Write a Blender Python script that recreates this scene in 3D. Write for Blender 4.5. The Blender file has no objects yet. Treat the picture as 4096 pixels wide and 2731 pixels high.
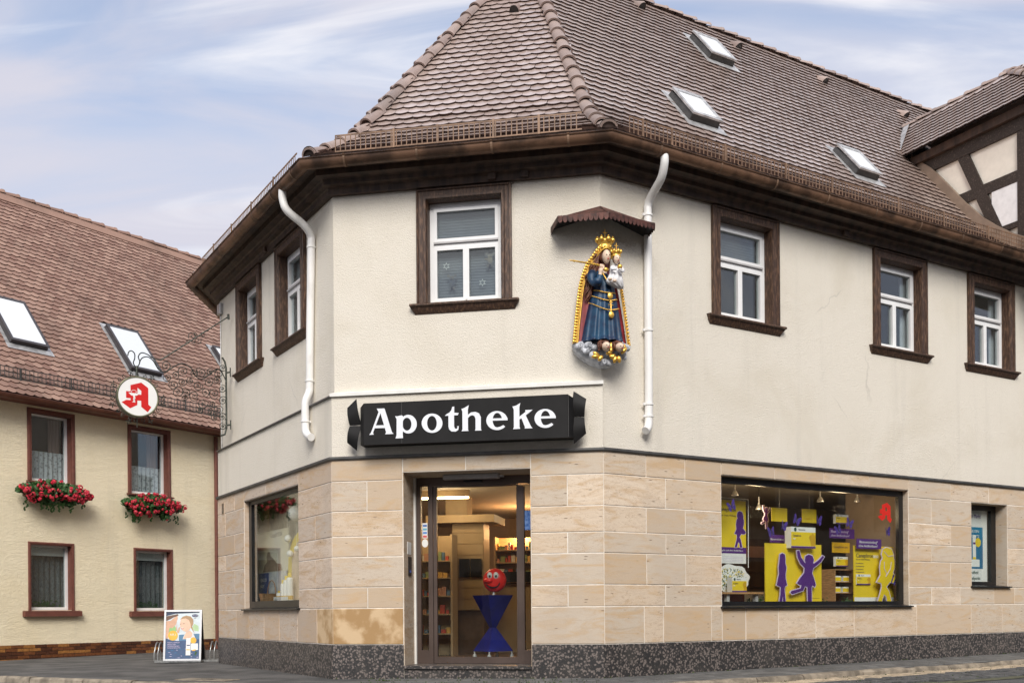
import bpy, math, random
from mathutils import Matrix, Vector
R0 = random.Random(7)
scene = bpy.context.scene
col = scene.collection
rad = math.radians

# ------------------------------------------------------------------ camera, sky, sun, exposure
CAMZ = 0.84
cam_d = bpy.data.cameras.new('camera'); cam = bpy.data.objects.new('camera', cam_d); col.objects.link(cam)
cam.matrix_world = Matrix.Translation((0, 0, CAMZ)) @ Matrix.Rotation(rad(90), 4, 'X') @ Matrix.Rotation(rad(-0.4365), 4, 'Z')
cam_d.sensor_width = 36; cam_d.lens = 36.447; cam_d.shift_y = 0.2625; cam_d.clip_start = 0.1; cam_d.clip_end = 2000
scene.camera = cam

SUN = Vector((0.02, -0.78, 0.61)).normalized()
world = bpy.data.worlds.new('World'); scene.world = world; world.use_nodes = True
wt = world.node_tree; wn = wt.nodes; wl = wt.links
for n_ in list(wn): wn.remove(n_)
def wnode(t, **kw):
    n_ = wn.new(t)
    for k, v in kw.items(): setattr(n_, k, v)
    return n_
sky = wnode('ShaderNodeTexSky', sky_type='NISHITA', sun_disc=False)
sky.sun_elevation = math.asin(SUN.z); sky.sun_rotation = math.atan2(SUN.x, SUN.y); sky.air_density = 1.0; sky.dust_density = 1.2; sky.ozone_density = 2.0
bg = wnode('ShaderNodeBackground'); bg.inputs[1].default_value = 0.1
wo = wnode('ShaderNodeOutputWorld')
tc = wnode('ShaderNodeTexCoord'); sx = wnode('ShaderNodeSeparateXYZ'); wl.new(tc.outputs['Generated'], sx.inputs[0])
zz = wnode('ShaderNodeMath', operation='MAXIMUM'); wl.new(sx.outputs[2], zz.inputs[0]); zz.inputs[1].default_value = 0.0
za = wnode('ShaderNodeMath', operation='ADD'); wl.new(zz.outputs[0], za.inputs[0]); za.inputs[1].default_value = 0.22
dx = wnode('ShaderNodeMath', operation='DIVIDE'); wl.new(sx.outputs[0], dx.inputs[0]); wl.new(za.outputs[0], dx.inputs[1])
dy = wnode('ShaderNodeMath', operation='DIVIDE'); wl.new(sx.outputs[1], dy.inputs[0]); wl.new(za.outputs[0], dy.inputs[1])
cv = wnode('ShaderNodeCombineXYZ'); wl.new(dx.outputs[0], cv.inputs[0]); wl.new(dy.outputs[0], cv.inputs[1])
def cloud(scale, sxyz, rot, lo, hi, det=8, seed=0.0, dist=0.6):
    mp = wnode('ShaderNodeMapping'); mp.inputs['Scale'].default_value = sxyz; mp.inputs['Rotation'].default_value = (0, 0, rot); mp.inputs['Location'].default_value = (seed, seed * .7, 0)
    wl.new(cv.outputs[0], mp.inputs[0])
    nz = wnode('ShaderNodeTexNoise'); nz.inputs['Scale'].default_value = scale; nz.inputs['Detail'].default_value = det; nz.inputs['Roughness'].default_value = .52; nz.inputs['Distortion'].default_value = dist
    wl.new(mp.outputs[0], nz.inputs[0])
    mr = wnode('ShaderNodeMapRange', interpolation_type='SMOOTHSTEP'); mr.inputs[1].default_value = lo; mr.inputs[2].default_value = hi
    wl.new(nz.outputs[0], mr.inputs[0]); return mr
def wmix(fac, a, b, amt=1.0):
    m = wnode('ShaderNodeMix', data_type='RGBA')
    mm = wnode('ShaderNodeMath', operation='MULTIPLY'); wl.new(fac.outputs[0], mm.inputs[0]); mm.inputs[1].default_value = amt
    wl.new(mm.outputs[0], m.inputs[0])
    for s, v in ((m.inputs[6], a), (m.inputs[7], b)):
        if isinstance(v, tuple): s.default_value = v
        else: wl.new(v, s)
    return m.outputs[2]
SKYMUL = wnode('ShaderNodeMix', data_type='RGBA', blend_type='MULTIPLY'); SKYMUL.inputs[0].default_value = 1.0
wl.new(sky.outputs[0], SKYMUL.inputs[6]); SKYMUL.inputs[7].default_value = (1.0, .93, .88, 1)
# pale veil, lavender banks and bright wisps over the blue
c0 = wmix(cloud(1.0, (0.8, 1.7, 1), .25, .28, .56, seed=3.1, dist=.9), SKYMUL.outputs[2], (2.72, 2.86, 3.42, 1), .88)
c1 = wmix(cloud(1.7, (0.62, 2.0, 1), .12, .40, .60, seed=8.4, dist=1.0), c0, (3.05, 2.98, 3.36, 1), .85)
c2 = wmix(cloud(1.9, (0.5, 2.1, 1), .20, .43, .68, seed=1.7, det=11, dist=1.0), c1, (4.4, 4.32, 4.38, 1), .95)
wl.new(c2, bg.inputs[0]); wl.new(bg.outputs[0], wo.inputs[0])

sun_d = bpy.data.lights.new('sun', 'SUN'); sun = bpy.data.objects.new('sun', sun_d); col.objects.link(sun)
sun_d.energy = 1.5; sun_d.angle = rad(30); sun_d.color = (1.0, 0.955, 0.89)
sun.rotation_euler = (-SUN).to_track_quat('-Z', 'Y').to_euler(); sun.location = SUN * 40
vs = scene.view_settings; vs.view_transform = 'Standard'; vs.look = 'None'; vs.exposure = 1.25; vs.gamma = 1.0; vs.use_curve_mapping = False
scene.cycles.max_bounces = 8; scene.cycles.transparent_max_bounces = 12; scene.cycles.caustics_reflective = False; scene.cycles.caustics_refractive = False
scene.cycles.use_denoising = True; scene.cycles.sample_clamp_indirect = 6

# ------------------------------------------------------------------ mesh helpers
WM = {}
class MB:
    def __init__(s): s.v = []; s.f = []
    def add(s, vs_, fs):
        b = len(s.v); s.v += [tuple(p) for p in vs_]; s.f += [tuple(i + b for i in f) for f in fs]; return s
    def box(s, x0, x1, y0, y1, z0, z1):
        return s.add([(x0,y0,z0),(x1,y0,z0),(x1,y1,z0),(x0,y1,z0),(x0,y0,z1),(x1,y0,z1),(x1,y1,z1),(x0,y1,z1)],
                     [(0,3,2,1),(4,5,6,7),(0,1,5,4),(1,2,6,5),(2,3,7,6),(3,0,4,7)])
    def cbox(s, x0, x1, y0, y1, z0, z1, c=.006):      # front (low y) edges chamfered
        return s.add([(x0,y1,z0),(x1,y1,z0),(x1,y1,z1),(x0,y1,z1),(x0,y0+c,z0),(x1,y0+c,z0),(x1,y0+c,z1),(x0,y0+c,z1),
                      (x0+c,y0,z0+c),(x1-c,y0,z0+c),(x1-c,y0,z1-c),(x0+c,y0,z1-c)],
                     [(0,3,2,1),(8,9,10,11),(4,5,9,8),(5,6,10,9),(6,7,11,10),(7,4,8,11),(0,1,5,4),(1,2,6,5),(2,3,7,6),(3,0,4,7)])
    def prism(s, poly, y0, y1):                        # polygon in XZ extruded along y; front at y0
        a = sum(poly[i][0]*poly[(i+1) % len(poly)][1]-poly[(i+1) % len(poly)][0]*poly[i][1] for i in range(len(poly)))
        if a < 0: poly = poly[::-1]
        n = len(poly)
        return s.add([(x,y0,z) for x,z in poly]+[(x,y1,z) for x,z in poly],
                     [tuple(range(n)), tuple(range(2*n-1, n-1, -1))]+[(i, i+n, (i+1) % n+n, (i+1) % n) for i in range(n)])
    def slab(s, poly, z0, z1):                         # polygon in XY extruded in z
        a = sum(poly[i][0]*poly[(i+1) % len(poly)][1]-poly[(i+1) % len(poly)][0]*poly[i][1] for i in range(len(poly)))
        if a < 0: poly = poly[::-1]
        n = len(poly)
        return s.add([(x,y,z1) for x,y in poly]+[(x,y,z0) for x,y in poly],
                     [tuple(range(n)), tuple(range(2*n-1, n-1, -1))]+[((i+1) % n, i, i+n, (i+1) % n+n) for i in range(n)])
    def loft(s, rings, caps=True, closed=True):
        n = len(rings[0]); fs = []
        for k in range(len(rings)-1):
            for i in range(n if closed else n-1):
                j = (i+1) % n; fs.append((k*n+i, k*n+j, (k+1)*n+j, (k+1)*n+i))
        if caps: fs += [tuple(range(n-1, -1, -1)), tuple(range((len(rings)-1)*n, len(rings)*n))]
        return s.add([p for r in rings for p in r], fs)
    def tube(s, path, r, seg=8, caps=True, flat=1.0):
        P = [Vector(p) for p in path]; n = len(P); rs = r if isinstance(r, (list, tuple)) else [r]*n
        T = [(P[min(i+1, n-1)]-P[max(i-1, 0)]).normalized() for i in range(n)]
        u = Vector((0,0,1)) if abs(T[0].z) < .9 else Vector((1,0,0))
        u = (u-T[0]*u.dot(T[0])).normalized(); rings = []
        for i in range(n):
            u = (u-T[i]*u.dot(T[i])).normalized(); w = T[i].cross(u)
            rings.append([P[i]+(u*math.cos(2*math.pi*k/seg)+w*math.sin(2*math.pi*k/seg)*flat)*rs[i] for k in range(seg)])
        return s.loft(rings, caps)
    def lathe(s, prof, seg=16, c=(0,0,0)):
        return s.loft([[(c[0]+r*math.cos(2*math.pi*k/seg), c[1]+r*math.sin(2*math.pi*k/seg), c[2]+z) for k in range(seg)] for r, z in prof])
    def ell(s, c, r, seg=12, rings=8, rot=None):
        rr = []
        for i in range(rings+1):
            a = -math.pi/2+math.pi*i/rings; q = max(math.cos(a), .02)
            ring = [Vector((r[0]*q*math.cos(2*math.pi*k/seg), r[1]*q*math.sin(2*math.pi*k/seg), r[2]*math.sin(a))) for k in range(seg)]
            if rot: ring = [rot @ p for p in ring]
            rr.append([p+Vector(c) for p in ring])
        return s.loft(rr)
    def mesh(s, name, mat, smooth=None):
        me = bpy.data.meshes.new(name); me.from_pydata([tuple(p) for p in s.v], [], s.f)
        if mat: me.materials.append(mat)
        if smooth is not None:
            me.polygons.foreach_set('use_smooth', [True]*len(me.polygons))
            if smooth < 179: me.set_sharp_from_angle(angle=rad(smooth))
        me.update(); return me
    def build(s, name, mat, parent=None, M=None, smooth=None):
        return link(name, s.mesh(name, mat, smooth), parent, M)
I4 = Matrix.Identity(4)
def link(name, data, parent=None, M=None):
    o = bpy.data.objects.new(name, data); col.objects.link(o); M = M or I4
    if parent is not None:
        o.parent = parent; o.matrix_parent_inverse = WM[parent.name].inverted()
    o.matrix_basis = M.copy(); WM[o.name] = M.copy(); return o
def tag(o, label=None, cat=None, group=None, kind=None):
    if label: o['label'] = label
    if cat: o['category'] = cat
    if group: o['group'] = group
    if kind: o['kind'] = kind
    return o
def thing(name, label, cat, M=None, group=None):
    o = link(name, None, None, M); o.empty_display_size = .2; return tag(o, label, cat, group)
def T(x, y, z): return Matrix.Translation((x, y, z))
def RZ(a): return Matrix.Rotation(a, 4, 'Z')
def offpoly(poly, d):
    n = len(poly); a = sum(poly[i][0]*poly[(i+1) % n][1]-poly[(i+1) % n][0]*poly[i][1] for i in range(n)); sg = 1 if a > 0 else -1
    out = []
    for i in range(n):
        p0, p1, p2 = Vector(poly[i-1]), Vector(poly[i]), Vector(poly[(i+1) % n])
        a1 = (p1-p0); a2 = (p2-p1)
        n1 = Vector((a1.y, -a1.x)).normalized()*sg; n2 = Vector((a2.y, -a2.x)).normalized()*sg
        m = (n1+n2); m = m.normalized() if m.length > .2 else n1
        k = d/max(.45, m.dot(n1)); out.append((p1.x+m.x*k, p1.y+m.y*k))
    return out
def text(name, s, size, mat, parent, M, x, y, z, bold=0.0, align='LEFT', sx_=1.0):
    cu = bpy.data.curves.new('lettering', 'FONT'); cu.body = s; cu.size = size; cu.align_x = align; cu.extrude = .0006; cu.offset = bold; cu.resolution_u = 3
    ob = bpy.data.objects.new('tmp_text', cu); col.objects.link(ob)
    dg = bpy.context.evaluated_depsgraph_get(); me = bpy.data.meshes.new_from_object(ob.evaluated_get(dg))
    bpy.data.objects.remove(ob); me.materials.clear(); me.materials.append(mat)
    me.transform(Matrix.Translation((x, y, z)) @ Matrix.Rotation(rad(90), 4, 'X') @ Matrix.Diagonal((sx_, 1, 1, 1)))
    return link(name, me, parent, M)

# ------------------------------------------------------------------ materials
def nd(nt, t, **kw):
    n_ = nt.nodes.new(t)
    for k, v in kw.items():
        if k.startswith('i_'): n_.inputs[int(k[2:]) if k[2:].isdigit() else k[2:]].default_value = v
        else: setattr(n_, k, v)
    return n_
def newmat(name):
    m = bpy.data.materials.new(name); m.use_nodes = True; nt = m.node_tree
    return m, nt, nt.nodes['Principled BSDF']
def rgba(c): return (c[0], c[1], c[2], 1)
def ramp(nt, fac, lo, hi, smooth=True):
    mr = nd(nt, 'ShaderNodeMapRange', interpolation_type='SMOOTHSTEP' if smooth else 'LINEAR'); mr.inputs[1].default_value = lo; mr.inputs[2].default_value = hi
    nt.links.new(fac, mr.inputs[0]); return mr.outputs[0]
def mixc(nt, fac, a, b, blend='MIX'):
    m = nd(nt, 'ShaderNodeMix', data_type='RGBA', blend_type=blend)
    for s, v in ((m.inputs[0], fac), (m.inputs[6], a), (m.inputs[7], b)):
        if isinstance(v, tuple): s.default_value = rgba(v)
        elif isinstance(v, (int, float)): s.default_value = v
        else: nt.links.new(v, s)
    return m.outputs[2]
def mul(nt, a, b):
    m = nd(nt, 'ShaderNodeMath', operation='MULTIPLY')
    for s, v in ((m.inputs[0], a), (m.inputs[1], b)):
        if isinstance(v, (int, float)): s.default_value = v
        else: nt.links.new(v, s)
    return m.outputs[0]
def pos(nt, scale=(1,1,1), obj=False):
    g = nd(nt, 'ShaderNodeTexCoord') if obj else nd(nt, 'ShaderNodeNewGeometry')
    mp = nd(nt, 'ShaderNodeMapping'); mp.inputs['Scale'].default_value = scale
    nt.links.new(g.outputs['Object' if obj else 'Position'], mp.inputs[0]); return mp.outputs[0]
def noise(nt, vec, scale, detail=4, rough=.55, dist=0):
    n_ = nd(nt, 'ShaderNodeTexNoise'); n_.inputs['Scale'].default_value = scale; n_.inputs['Detail'].default_value = detail; n_.inputs['Roughness'].default_value = rough; n_.inputs['Distortion'].default_value = dist
    nt.links.new(vec, n_.inputs['Vector']); return n_.outputs[0]
def bump(nt, b, height, strength, dist=.01):
    bp = nd(nt, 'ShaderNodeBump'); bp.inputs['Strength'].default_value = strength; bp.inputs['Distance'].default_value = dist
    nt.links.new(height, bp.inputs['Height']); nt.links.new(bp.outputs[0], b.inputs['Normal'])
def rnd(nt):   # one value per object plus one per mesh island
    oi = nd(nt, 'ShaderNodeObjectInfo'); g = nd(nt, 'ShaderNodeNewGeometry')
    a = nd(nt, 'ShaderNodeMath', operation='ADD'); nt.links.new(oi.outputs['Random'], a.inputs[0]); nt.links.new(g.outputs['Random Per Island'], a.inputs[1])
    f = nd(nt, 'ShaderNodeMath', operation='FRACT'); nt.links.new(a.outputs[0], f.inputs[0]); return f.outputs[0]
def simple(name, c, rough=.6, metal=0.0, var=.12, scale=6, bmp=0.0, bscale=120, stretch=(1,1,1), spec=.5, c2=None, coat=0, piece=0.0, lo=.3, hi=.7, emit=0):
    m, nt, b = newmat(name); v = pos(nt, stretch)
    n_ = noise(nt, v, scale, 5); f = ramp(nt, n_, lo, hi)
    a = tuple(x*(1-var) for x in c); d = c2 or tuple(min(1, x*(1+var)) for x in c)
    cc = mixc(nt, f, a, d)
    if piece:
        r = rnd(nt); cc = mixc(nt, ramp(nt, r, 0, 1, False), mixc(nt, 1.0, cc, (1-piece,)*3, 'MULTIPLY'), mixc(nt, 1.0, cc, (1+piece,)*3, 'MULTIPLY'))
    nt.links.new(cc, b.inputs['Base Color']); b.inputs['Roughness'].default_value = rough; b.inputs['Metallic'].default_value = metal; b.inputs['Specular IOR Level'].default_value = spec
    if coat: b.inputs['Coat Weight'].default_value = coat; b.inputs['Coat Roughness'].default_value = .15
    if bmp: bump(nt, b, noise(nt, v, bscale, 3), bmp)
    if emit: b.inputs['Emission Color'].default_value = rgba(c); b.inputs['Emission Strength'].default_value = emit
    return m
def m_plaster(name, c, fine=.5, swirl=False, stain=(.80,.77,.70)):
    m, nt, b = newmat(name); v = pos(nt)
    big = ramp(nt, noise(nt, v, .7, 6, .6, .6), .42, .74); cc = mixc(nt, mul(nt, big, .40), c, tuple(x*y for x, y in zip(c, stain)))
    st = ramp(nt, noise(nt, pos(nt, (3, 3, .22)), 1.0, 5, .6), .52, .78); cc = mixc(nt, mul(nt, st, .42), cc, tuple(x*.74 for x in c))
    if not swirl:
        # cracks
        vo = nd(nt, 'ShaderNodeTexVoronoi', feature='DISTANCE_TO_EDGE'); vo.inputs['Scale'].default_value = .36
        w = nd(nt, 'ShaderNodeMix', data_type='VECTOR'); w.inputs[0].default_value = .10; nt.links.new(v, w.inputs[4])
        nn = nd(nt, 'ShaderNodeTexNoise'); nn.inputs['Scale'].default_value = 5; nn.inputs['Detail'].default_value = 4; nt.links.new(v, nn.inputs['Vector']); nt.links.new(nn.outputs[1], w.inputs[5]); nt.links.new(w.outputs[1], vo.inputs['Vector'])
        cr = ramp(nt, vo.outputs[0], .0035, .0012); cc = mixc(nt, mul(nt, cr, mul(nt, ramp(nt, noise(nt, v, .9, 2), .50, .66), .38)), cc, tuple(x*.6 for x in c))
    fn = noise(nt, v, 75 if not swirl else 30, 4, .65); cc = mixc(nt, mul(nt, ramp(nt, fn, .62, .38), .14), cc, tuple(x*.7 for x in c))
    nt.links.new(cc, b.inputs['Base Color']); b.inputs['Roughness'].default_value = .9; b.inputs['Specular IOR Level'].default_value = .2
    if swirl:
        h = noise(nt, pos(nt, (1, 1, 2.6)), 5, 5, .6, 1.6); rg = nd(nt, 'ShaderNodeMath', operation='PINGPONG'); rg.inputs[1].default_value = .11; nt.links.new(h, rg.inputs[0])
        bump(nt, b, rg.outputs[0], .7, .06)
    else: bump(nt, b, fn, fine, .02)
    return m
def m_sandstone(name, c, dark=.0):
    m, nt, b = newmat(name); r = rnd(nt)
    ad = nd(nt, 'ShaderNodeVectorMath', operation='ADD'); nt.links.new(pos(nt, (1, 1, 4.5)), ad.inputs[0]); cb = nd(nt, 'ShaderNodeCombineXYZ'); mm = mul(nt, r, 40.0); nt.links.new(mm, cb.inputs[2]); nt.links.new(cb.outputs[0], ad.inputs[1])
    v = ad.outputs[0]
    cc = mixc(nt, ramp(nt, r, 0, 1, False), tuple(x*y for x, y in zip(c, (.80, .755, .70))), tuple(min(1, x*y) for x, y in zip(c, (1.14, 1.15, 1.17))))
    r2 = mul(nt, r, 7.31); fr = nd(nt, 'ShaderNodeMath', operation='FRACT'); nt.links.new(r2, fr.inputs[0]); cc = mixc(nt, ramp(nt, fr.outputs[0], .55, .75), cc, (c[0]*.90, c[1]*.93, c[2]*.97))
    bs = noise(nt, pos(nt, (1.2, 1.2, 9)), 1.5, 6, .65, 1.5); cc = mixc(nt, mul(nt, mul(nt, ramp(nt, bs, .60, .74), ramp(nt, fr.outputs[0], .2, .6)), .75), cc, (c[0]*.58, c[1]*.46, c[2]*.34))
    s1 = noise(nt, v, 1.7, 7, .62, 1.2); cc = mixc(nt, mul(nt, ramp(nt, s1, .44, .68), .85), cc, (c[0]*.86, c[1]*.73, c[2]*.56))
    s2 = noise(nt, v, 5.5, 6, .6, .8); cc = mixc(nt, mul(nt, ramp(nt, s2, .52, .72), .48), cc, (c[0]*.72, c[1]*.68, c[2]*.66))
    gr = noise(nt, pos(nt, (1, 1, 1)), 1.3, 4); cc = mixc(nt, mul(nt, ramp(nt, gr, .50, .70), .5), cc, (c[0]*.80, c[1]*.82, c[2]*.86))
    vo = nd(nt, 'ShaderNodeTexVoronoi'); vo.inputs['Scale'].default_value = 4.6; nt.links.new(v, vo.inputs['Vector'])
    ns = ramp(nt, noise(nt, v, 1.6, 2), .50, .56); pit = mul(nt, ramp(nt, vo.outputs[0], .15, .07), ns)
    cc = mixc(nt, mul(nt, pit, .8), cc, (.10, .055, .035))
    ve = ramp(nt, noise(nt, v, 2.6, 5, .6, 2.2), .498, .505); v2 = mul(nt, ve, ramp(nt, noise(nt, v, 2.6, 5, .6, 2.2), .513, .506)); cc = mixc(nt, mul(nt, mul(nt, v2, ramp(nt, r, .35, .6)), .9), cc, (.27, .14, .06))
    fi = noise(nt, pos(nt), 120, 3); cc = mixc(nt, mul(nt, ramp(nt, fi, .6, .4), .18), cc, (c[0]*.6, c[1]*.58, c[2]*.55))
    nt.links.new(cc, b.inputs['Base Color']); b.inputs['Roughness'].default_value = .78; b.inputs['Specular IOR Level'].default_value = .3
    bump(nt, b, noise(nt, v, 18, 5, .7), .18, .01); return m
def m_granite():
    m, nt, b = newmat('granite'); v = pos(nt)
    w = nd(nt, 'ShaderNodeMix', data_type='VECTOR'); w.inputs[0].default_value = .035; nt.links.new(v, w.inputs[4]); nn = nd(nt, 'ShaderNodeTexNoise'); nn.inputs['Scale'].default_value = 25; nt.links.new(v, nn.inputs['Vector']); nt.links.new(nn.outputs[1], w.inputs[5])
    vo = nd(nt, 'ShaderNodeTexVoronoi'); vo.inputs['Scale'].default_value = 33; vo.inputs['Randomness'].default_value = .95; nt.links.new(w.outputs[1], vo.inputs['Vector'])
    blob = ramp(nt, vo.outputs[0], .58, .34); sel = ramp(nt, nd_sep(nt, vo.outputs[1]), .10, .45)
    cc = mixc(nt, mul(nt, blob, sel), (.032, .031, .031), (.205, .172, .155))
    v2 = nd(nt, 'ShaderNodeTexVoronoi'); v2.inputs['Scale'].default_value = 70; nt.links.new(v, v2.inputs['Vector'])
    cc = mixc(nt, mul(nt, ramp(nt, v2.outputs[0], .35, .2), mul(nt, ramp(nt, nd_sep(nt, v2.outputs[1]), .55, .7), .6)), cc, (.18, .14, .12))
    cc = mixc(nt, mul(nt, ramp(nt, noise(nt, v, 40, 3), .5, .7), .4), cc, (.05, .045, .045))
    dirt = ramp(nt, noise(nt, pos(nt, (1, 1, 1)), 2.2, 5), .45, .75); cc = mixc(nt, mul(nt, dirt, .25), cc, (.16, .14, .12))
    nt.links.new(cc, b.inputs['Base Color']); b.inputs['Roughness'].default_value = .42; return m
def nd_sep(nt, colour):
    s = nd(nt, 'ShaderNodeSeparateColor'); nt.links.new(colour, s.inputs[0]); return s.outputs[0]
def m_tile(name, c, c2, rough, spec, lich=.25):
    m, nt, b = newmat(name); r = rnd(nt); v = pos(nt)
    cc = mixc(nt, ramp(nt, r, 0, 1, False), c, c2)
    cc = mixc(nt, mul(nt, ramp(nt, noise(nt, v, 1.1, 5), .45, .75), lich), cc, (c[0]*.5, c[1]*.6, c[2]*.62))
    cc = mixc(nt, mul(nt, ramp(nt, noise(nt, v, 30, 4), .5, .75), .3), cc, (c[0]*.6, c[1]*.55, c[2]*.55))
    nt.links.new(cc, b.inputs['Base Color']); b.inputs['Roughness'].default_value = rough; b.inputs['Specular IOR Level'].default_value = spec
    if spec > .6: b.inputs['Coat Weight'].default_value = 1.0; b.inputs['Coat Roughness'].default_value = .22; b.inputs['Coat IOR'].default_value = 2.1
    bump(nt, b, noise(nt, v, 60, 3), .12, .01); return m
def m_glass(name, tint=(1,1,1), ior=1.6, rough=0.0):
    m = bpy.data.materials.new(name); m.use_nodes = True; nt = m.node_tree; nt.nodes.remove(nt.nodes['Principled BSDF']); out = nt.nodes['Material Output']
    tr = nd(nt, 'ShaderNodeBsdfTransparent'); tr.inputs[0].default_value = rgba(tint); gl = nd(nt, 'ShaderNodeBsdfGlossy'); gl.inputs['Roughness'].default_value = rough; gl.inputs[0].default_value = (.95, .97, 1, 1)
    f0 = ((ior-1)/(ior+1))**2; lw = nd(nt, 'ShaderNodeLayerWeight'); lw.inputs[0].default_value = .5; pw = nd(nt, 'ShaderNodeMath', operation='POWER'); pw.inputs[1].default_value = 4.5; nt.links.new(lw.outputs['Facing'], pw.inputs[0])
    fr = nd(nt, 'ShaderNodeMath', operation='MULTIPLY_ADD'); fr.inputs[1].default_value = 1-f0; fr.inputs[2].default_value = f0; nt.links.new(pw.outputs[0], fr.inputs[0])
    bp = nd(nt, 'ShaderNodeBump'); bp.inputs['Strength'].default_value = .02; bp.inputs['Distance'].default_value = .004; nt.links.new(noise(nt, pos(nt), 1.6, 1), bp.inputs['Height']); nt.links.new(bp.outputs[0], gl.inputs['Normal'])
    mx = nd(nt, 'ShaderNodeMixShader'); nt.links.new(fr.outputs[0], mx.inputs[0]); nt.links.new(tr.outputs[0], mx.inputs[1]); nt.links.new(gl.outputs[0], mx.inputs[2]); nt.links.new(mx.outputs[0], out.inputs[0]); return m
def m_emit(name, c, s):
    m = bpy.data.materials.new(name); m.use_nodes = True; b = m.node_tree.nodes['Principled BSDF']; b.inputs['Base Color'].default_value = rgba(c); b.inputs['Emission Color'].default_value = rgba(c); b.inputs['Emission Strength'].default_value = s; return m
m = {}
m['plaster'] = m_plaster('cream_plaster', (.83, .775, .675), fine=.8)
m['yplaster'] = m_plaster('yellow_plaster', (.90, .80, .585), swirl=True, stain=(.93, .88, .78))
m['stone'] = m_sandstone('sandstone', (.655, .54, .415)); m['stone_l'] = m_sandstone('sandstone_pinkish', (.64, .525, .415))
m['orange'] = simple('repair_mortar', (.50, .31, .14), .85, var=.2, scale=3, c2=(.62, .45, .27), lo=.45, hi=.62, bmp=.15)
m['mortar'] = simple('white_mortar', (.76, .71, .635), .9, var=.15, bmp=.3)
m['granite'] = m_granite()
m['tile'] = m_tile('brown_clay_tile', (.45, .335, .285), (.60, .475, .42), .32, .8)
m['ytile'] = m_tile('red_clay_tile', (.235, .135, .105), (.38, .245, .19), .66, .3, .45)
m['cap'] = m_tile('grey_clay_cap', (.27, .20, .175), (.40, .31, .27), .5, .5, .5)
m['edge'] = simple('shadowed_tile_edge', (.050, .027, .020), .9, var=.3, scale=20)  # dark colour on the front edges paints the shadow lines between tile rows
m['batten'] = simple('roof_underlay', (.05, .035, .03), .9)
m['wood'] = simple('dark_brown_timber', (.045, .024, .015), .6, var=.4, scale=9, stretch=(1, 1, .25), bmp=.25, bscale=60, c2=(.080, .045, .028))
m['casing'] = simple('weathered_brown_casing', (.072, .034, .019), .55, var=.35, scale=14, stretch=(3, 3, .6), bmp=.3, bscale=40, c2=(.18, .098, .056), lo=.42, hi=.78)
m['timber'] = simple('flaking_black_timber', (.045, .03, .022), .7, var=.3, scale=22, stretch=(2, 2, 2), bmp=.5, bscale=60, c2=(.17, .125, .10), lo=.52, hi=.8)
m['gutter'] = simple('patinated_copper_gutter', (.075, .042, .026), .45, .35, scale=3.2, c2=(.20, .11, .066), lo=.36, hi=.62, stretch=(1, 1, 1.2))
m['rail'] = simple('brown_snow_guard', (.20, .122, .076), .5, .2, var=.3)
m['pvc'] = simple('white_window_plastic', (.80, .80, .80), .3, var=.03); m['pipe'] = simple('white_downpipe', (.80, .79, .76), .42, var=.20, scale=3, stretch=(1, 1, .5), c2=(.83, .82, .80), lo=.28, hi=.5, bmp=.05, bscale=20)
m['grey'] = simple('grey_window_strip', (.45, .44, .44), .4); m['glass'] = m_glass('window_glass', (.82, .86, .86), 1.75); m['shopglass'] = m_glass('shop_glass', (.93, .95, .94), 1.42)
m['black'] = simple('black_frame_metal', (.010, .010, .011), .35); m['bronze'] = simple('bronze_door_metal', (.12, .088, .075), .38, .5, var=.15, scale=2)
m['flash'] = simple('dark_zinc_flashing', (.09, .088, .085), .5, .4, var=.2); m['zinc'] = simple('light_zinc_flashing', (.50, .50, .50), .45, .5, var=.25, scale=9)
m['whitepaint'] = simple('white_paint', (.78, .77, .73), .6, var=.06); m['browntin'] = simple('brown_flashing_tin', (.27, .20, .15), .5, .2, var=.12)
m['panel'] = simple('cream_infill', (.82, .77, .67), .9, var=.05, bmp=.15); m['panelw'] = simple('white_infill', (.80, .80, .80), .9, var=.08, bmp=.2)
m['iron'] = simple('wrought_iron', (.035, .042, .040), .5, .6, var=.4, scale=30, c2=(.10, .11, .09)); m['white'] = simple('white_sheet', (.82, .82, .80), .4, var=.02)
m['red'] = simple('red_enamel', (.60, .012, .010), .35, var=.05); m['gold'] = simple('gilding', (.83, .50, .10), .32, .75, var=.18, scale=20, bmp=.1, bscale=80)
m['blue'] = simple('blue_painted_robe', (.006, .020, .075), .5, var=.3, scale=9, c2=(.010, .060, .125), bmp=.1); m['mantle'] = simple('dark_red_paint', (.22, .018, .022), .5, var=.25, scale=8)
m['skin'] = simple('painted_skin', (.74, .56, .42), .45, var=.06); m['hair'] = simple('painted_brown_hair', (.13, .045, .022), .55, var=.35, scale=25)
m['robe'] = simple('painted_white_robe', (.72, .71, .72), .55, var=.07); m['cloudgrey'] = simple('grey_painted_cloud', (.42, .44, .48), .6, var=.3, scale=12, c2=(.70, .72, .76)); m['darkdot'] = simple('dark_paint', (.05, .025, .02), .6)
m['rust'] = simple('rusty_brown_tin', (.058, .027, .022), .6, .3, var=.35, scale=12, c2=(.13, .05, .038)); m['signblack'] = simple('black_sign_sheet', (.010, .0095, .0095), .62, var=.3, scale=3, spec=.25)
m['letter'] = simple('pale_sign_letter', (.80, .82, .86), .4, var=.02)
m['asphalt'] = simple('asphalt_pavement', (.075, .074, .072), .9, var=.28, scale=1.6, bmp=.5, bscale=180, c2=(.125, .12, .115)); m['road'] = simple('worn_road', (.085, .085, .085), .9, var=.25, scale=1.5, bmp=.5, bscale=150)
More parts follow.
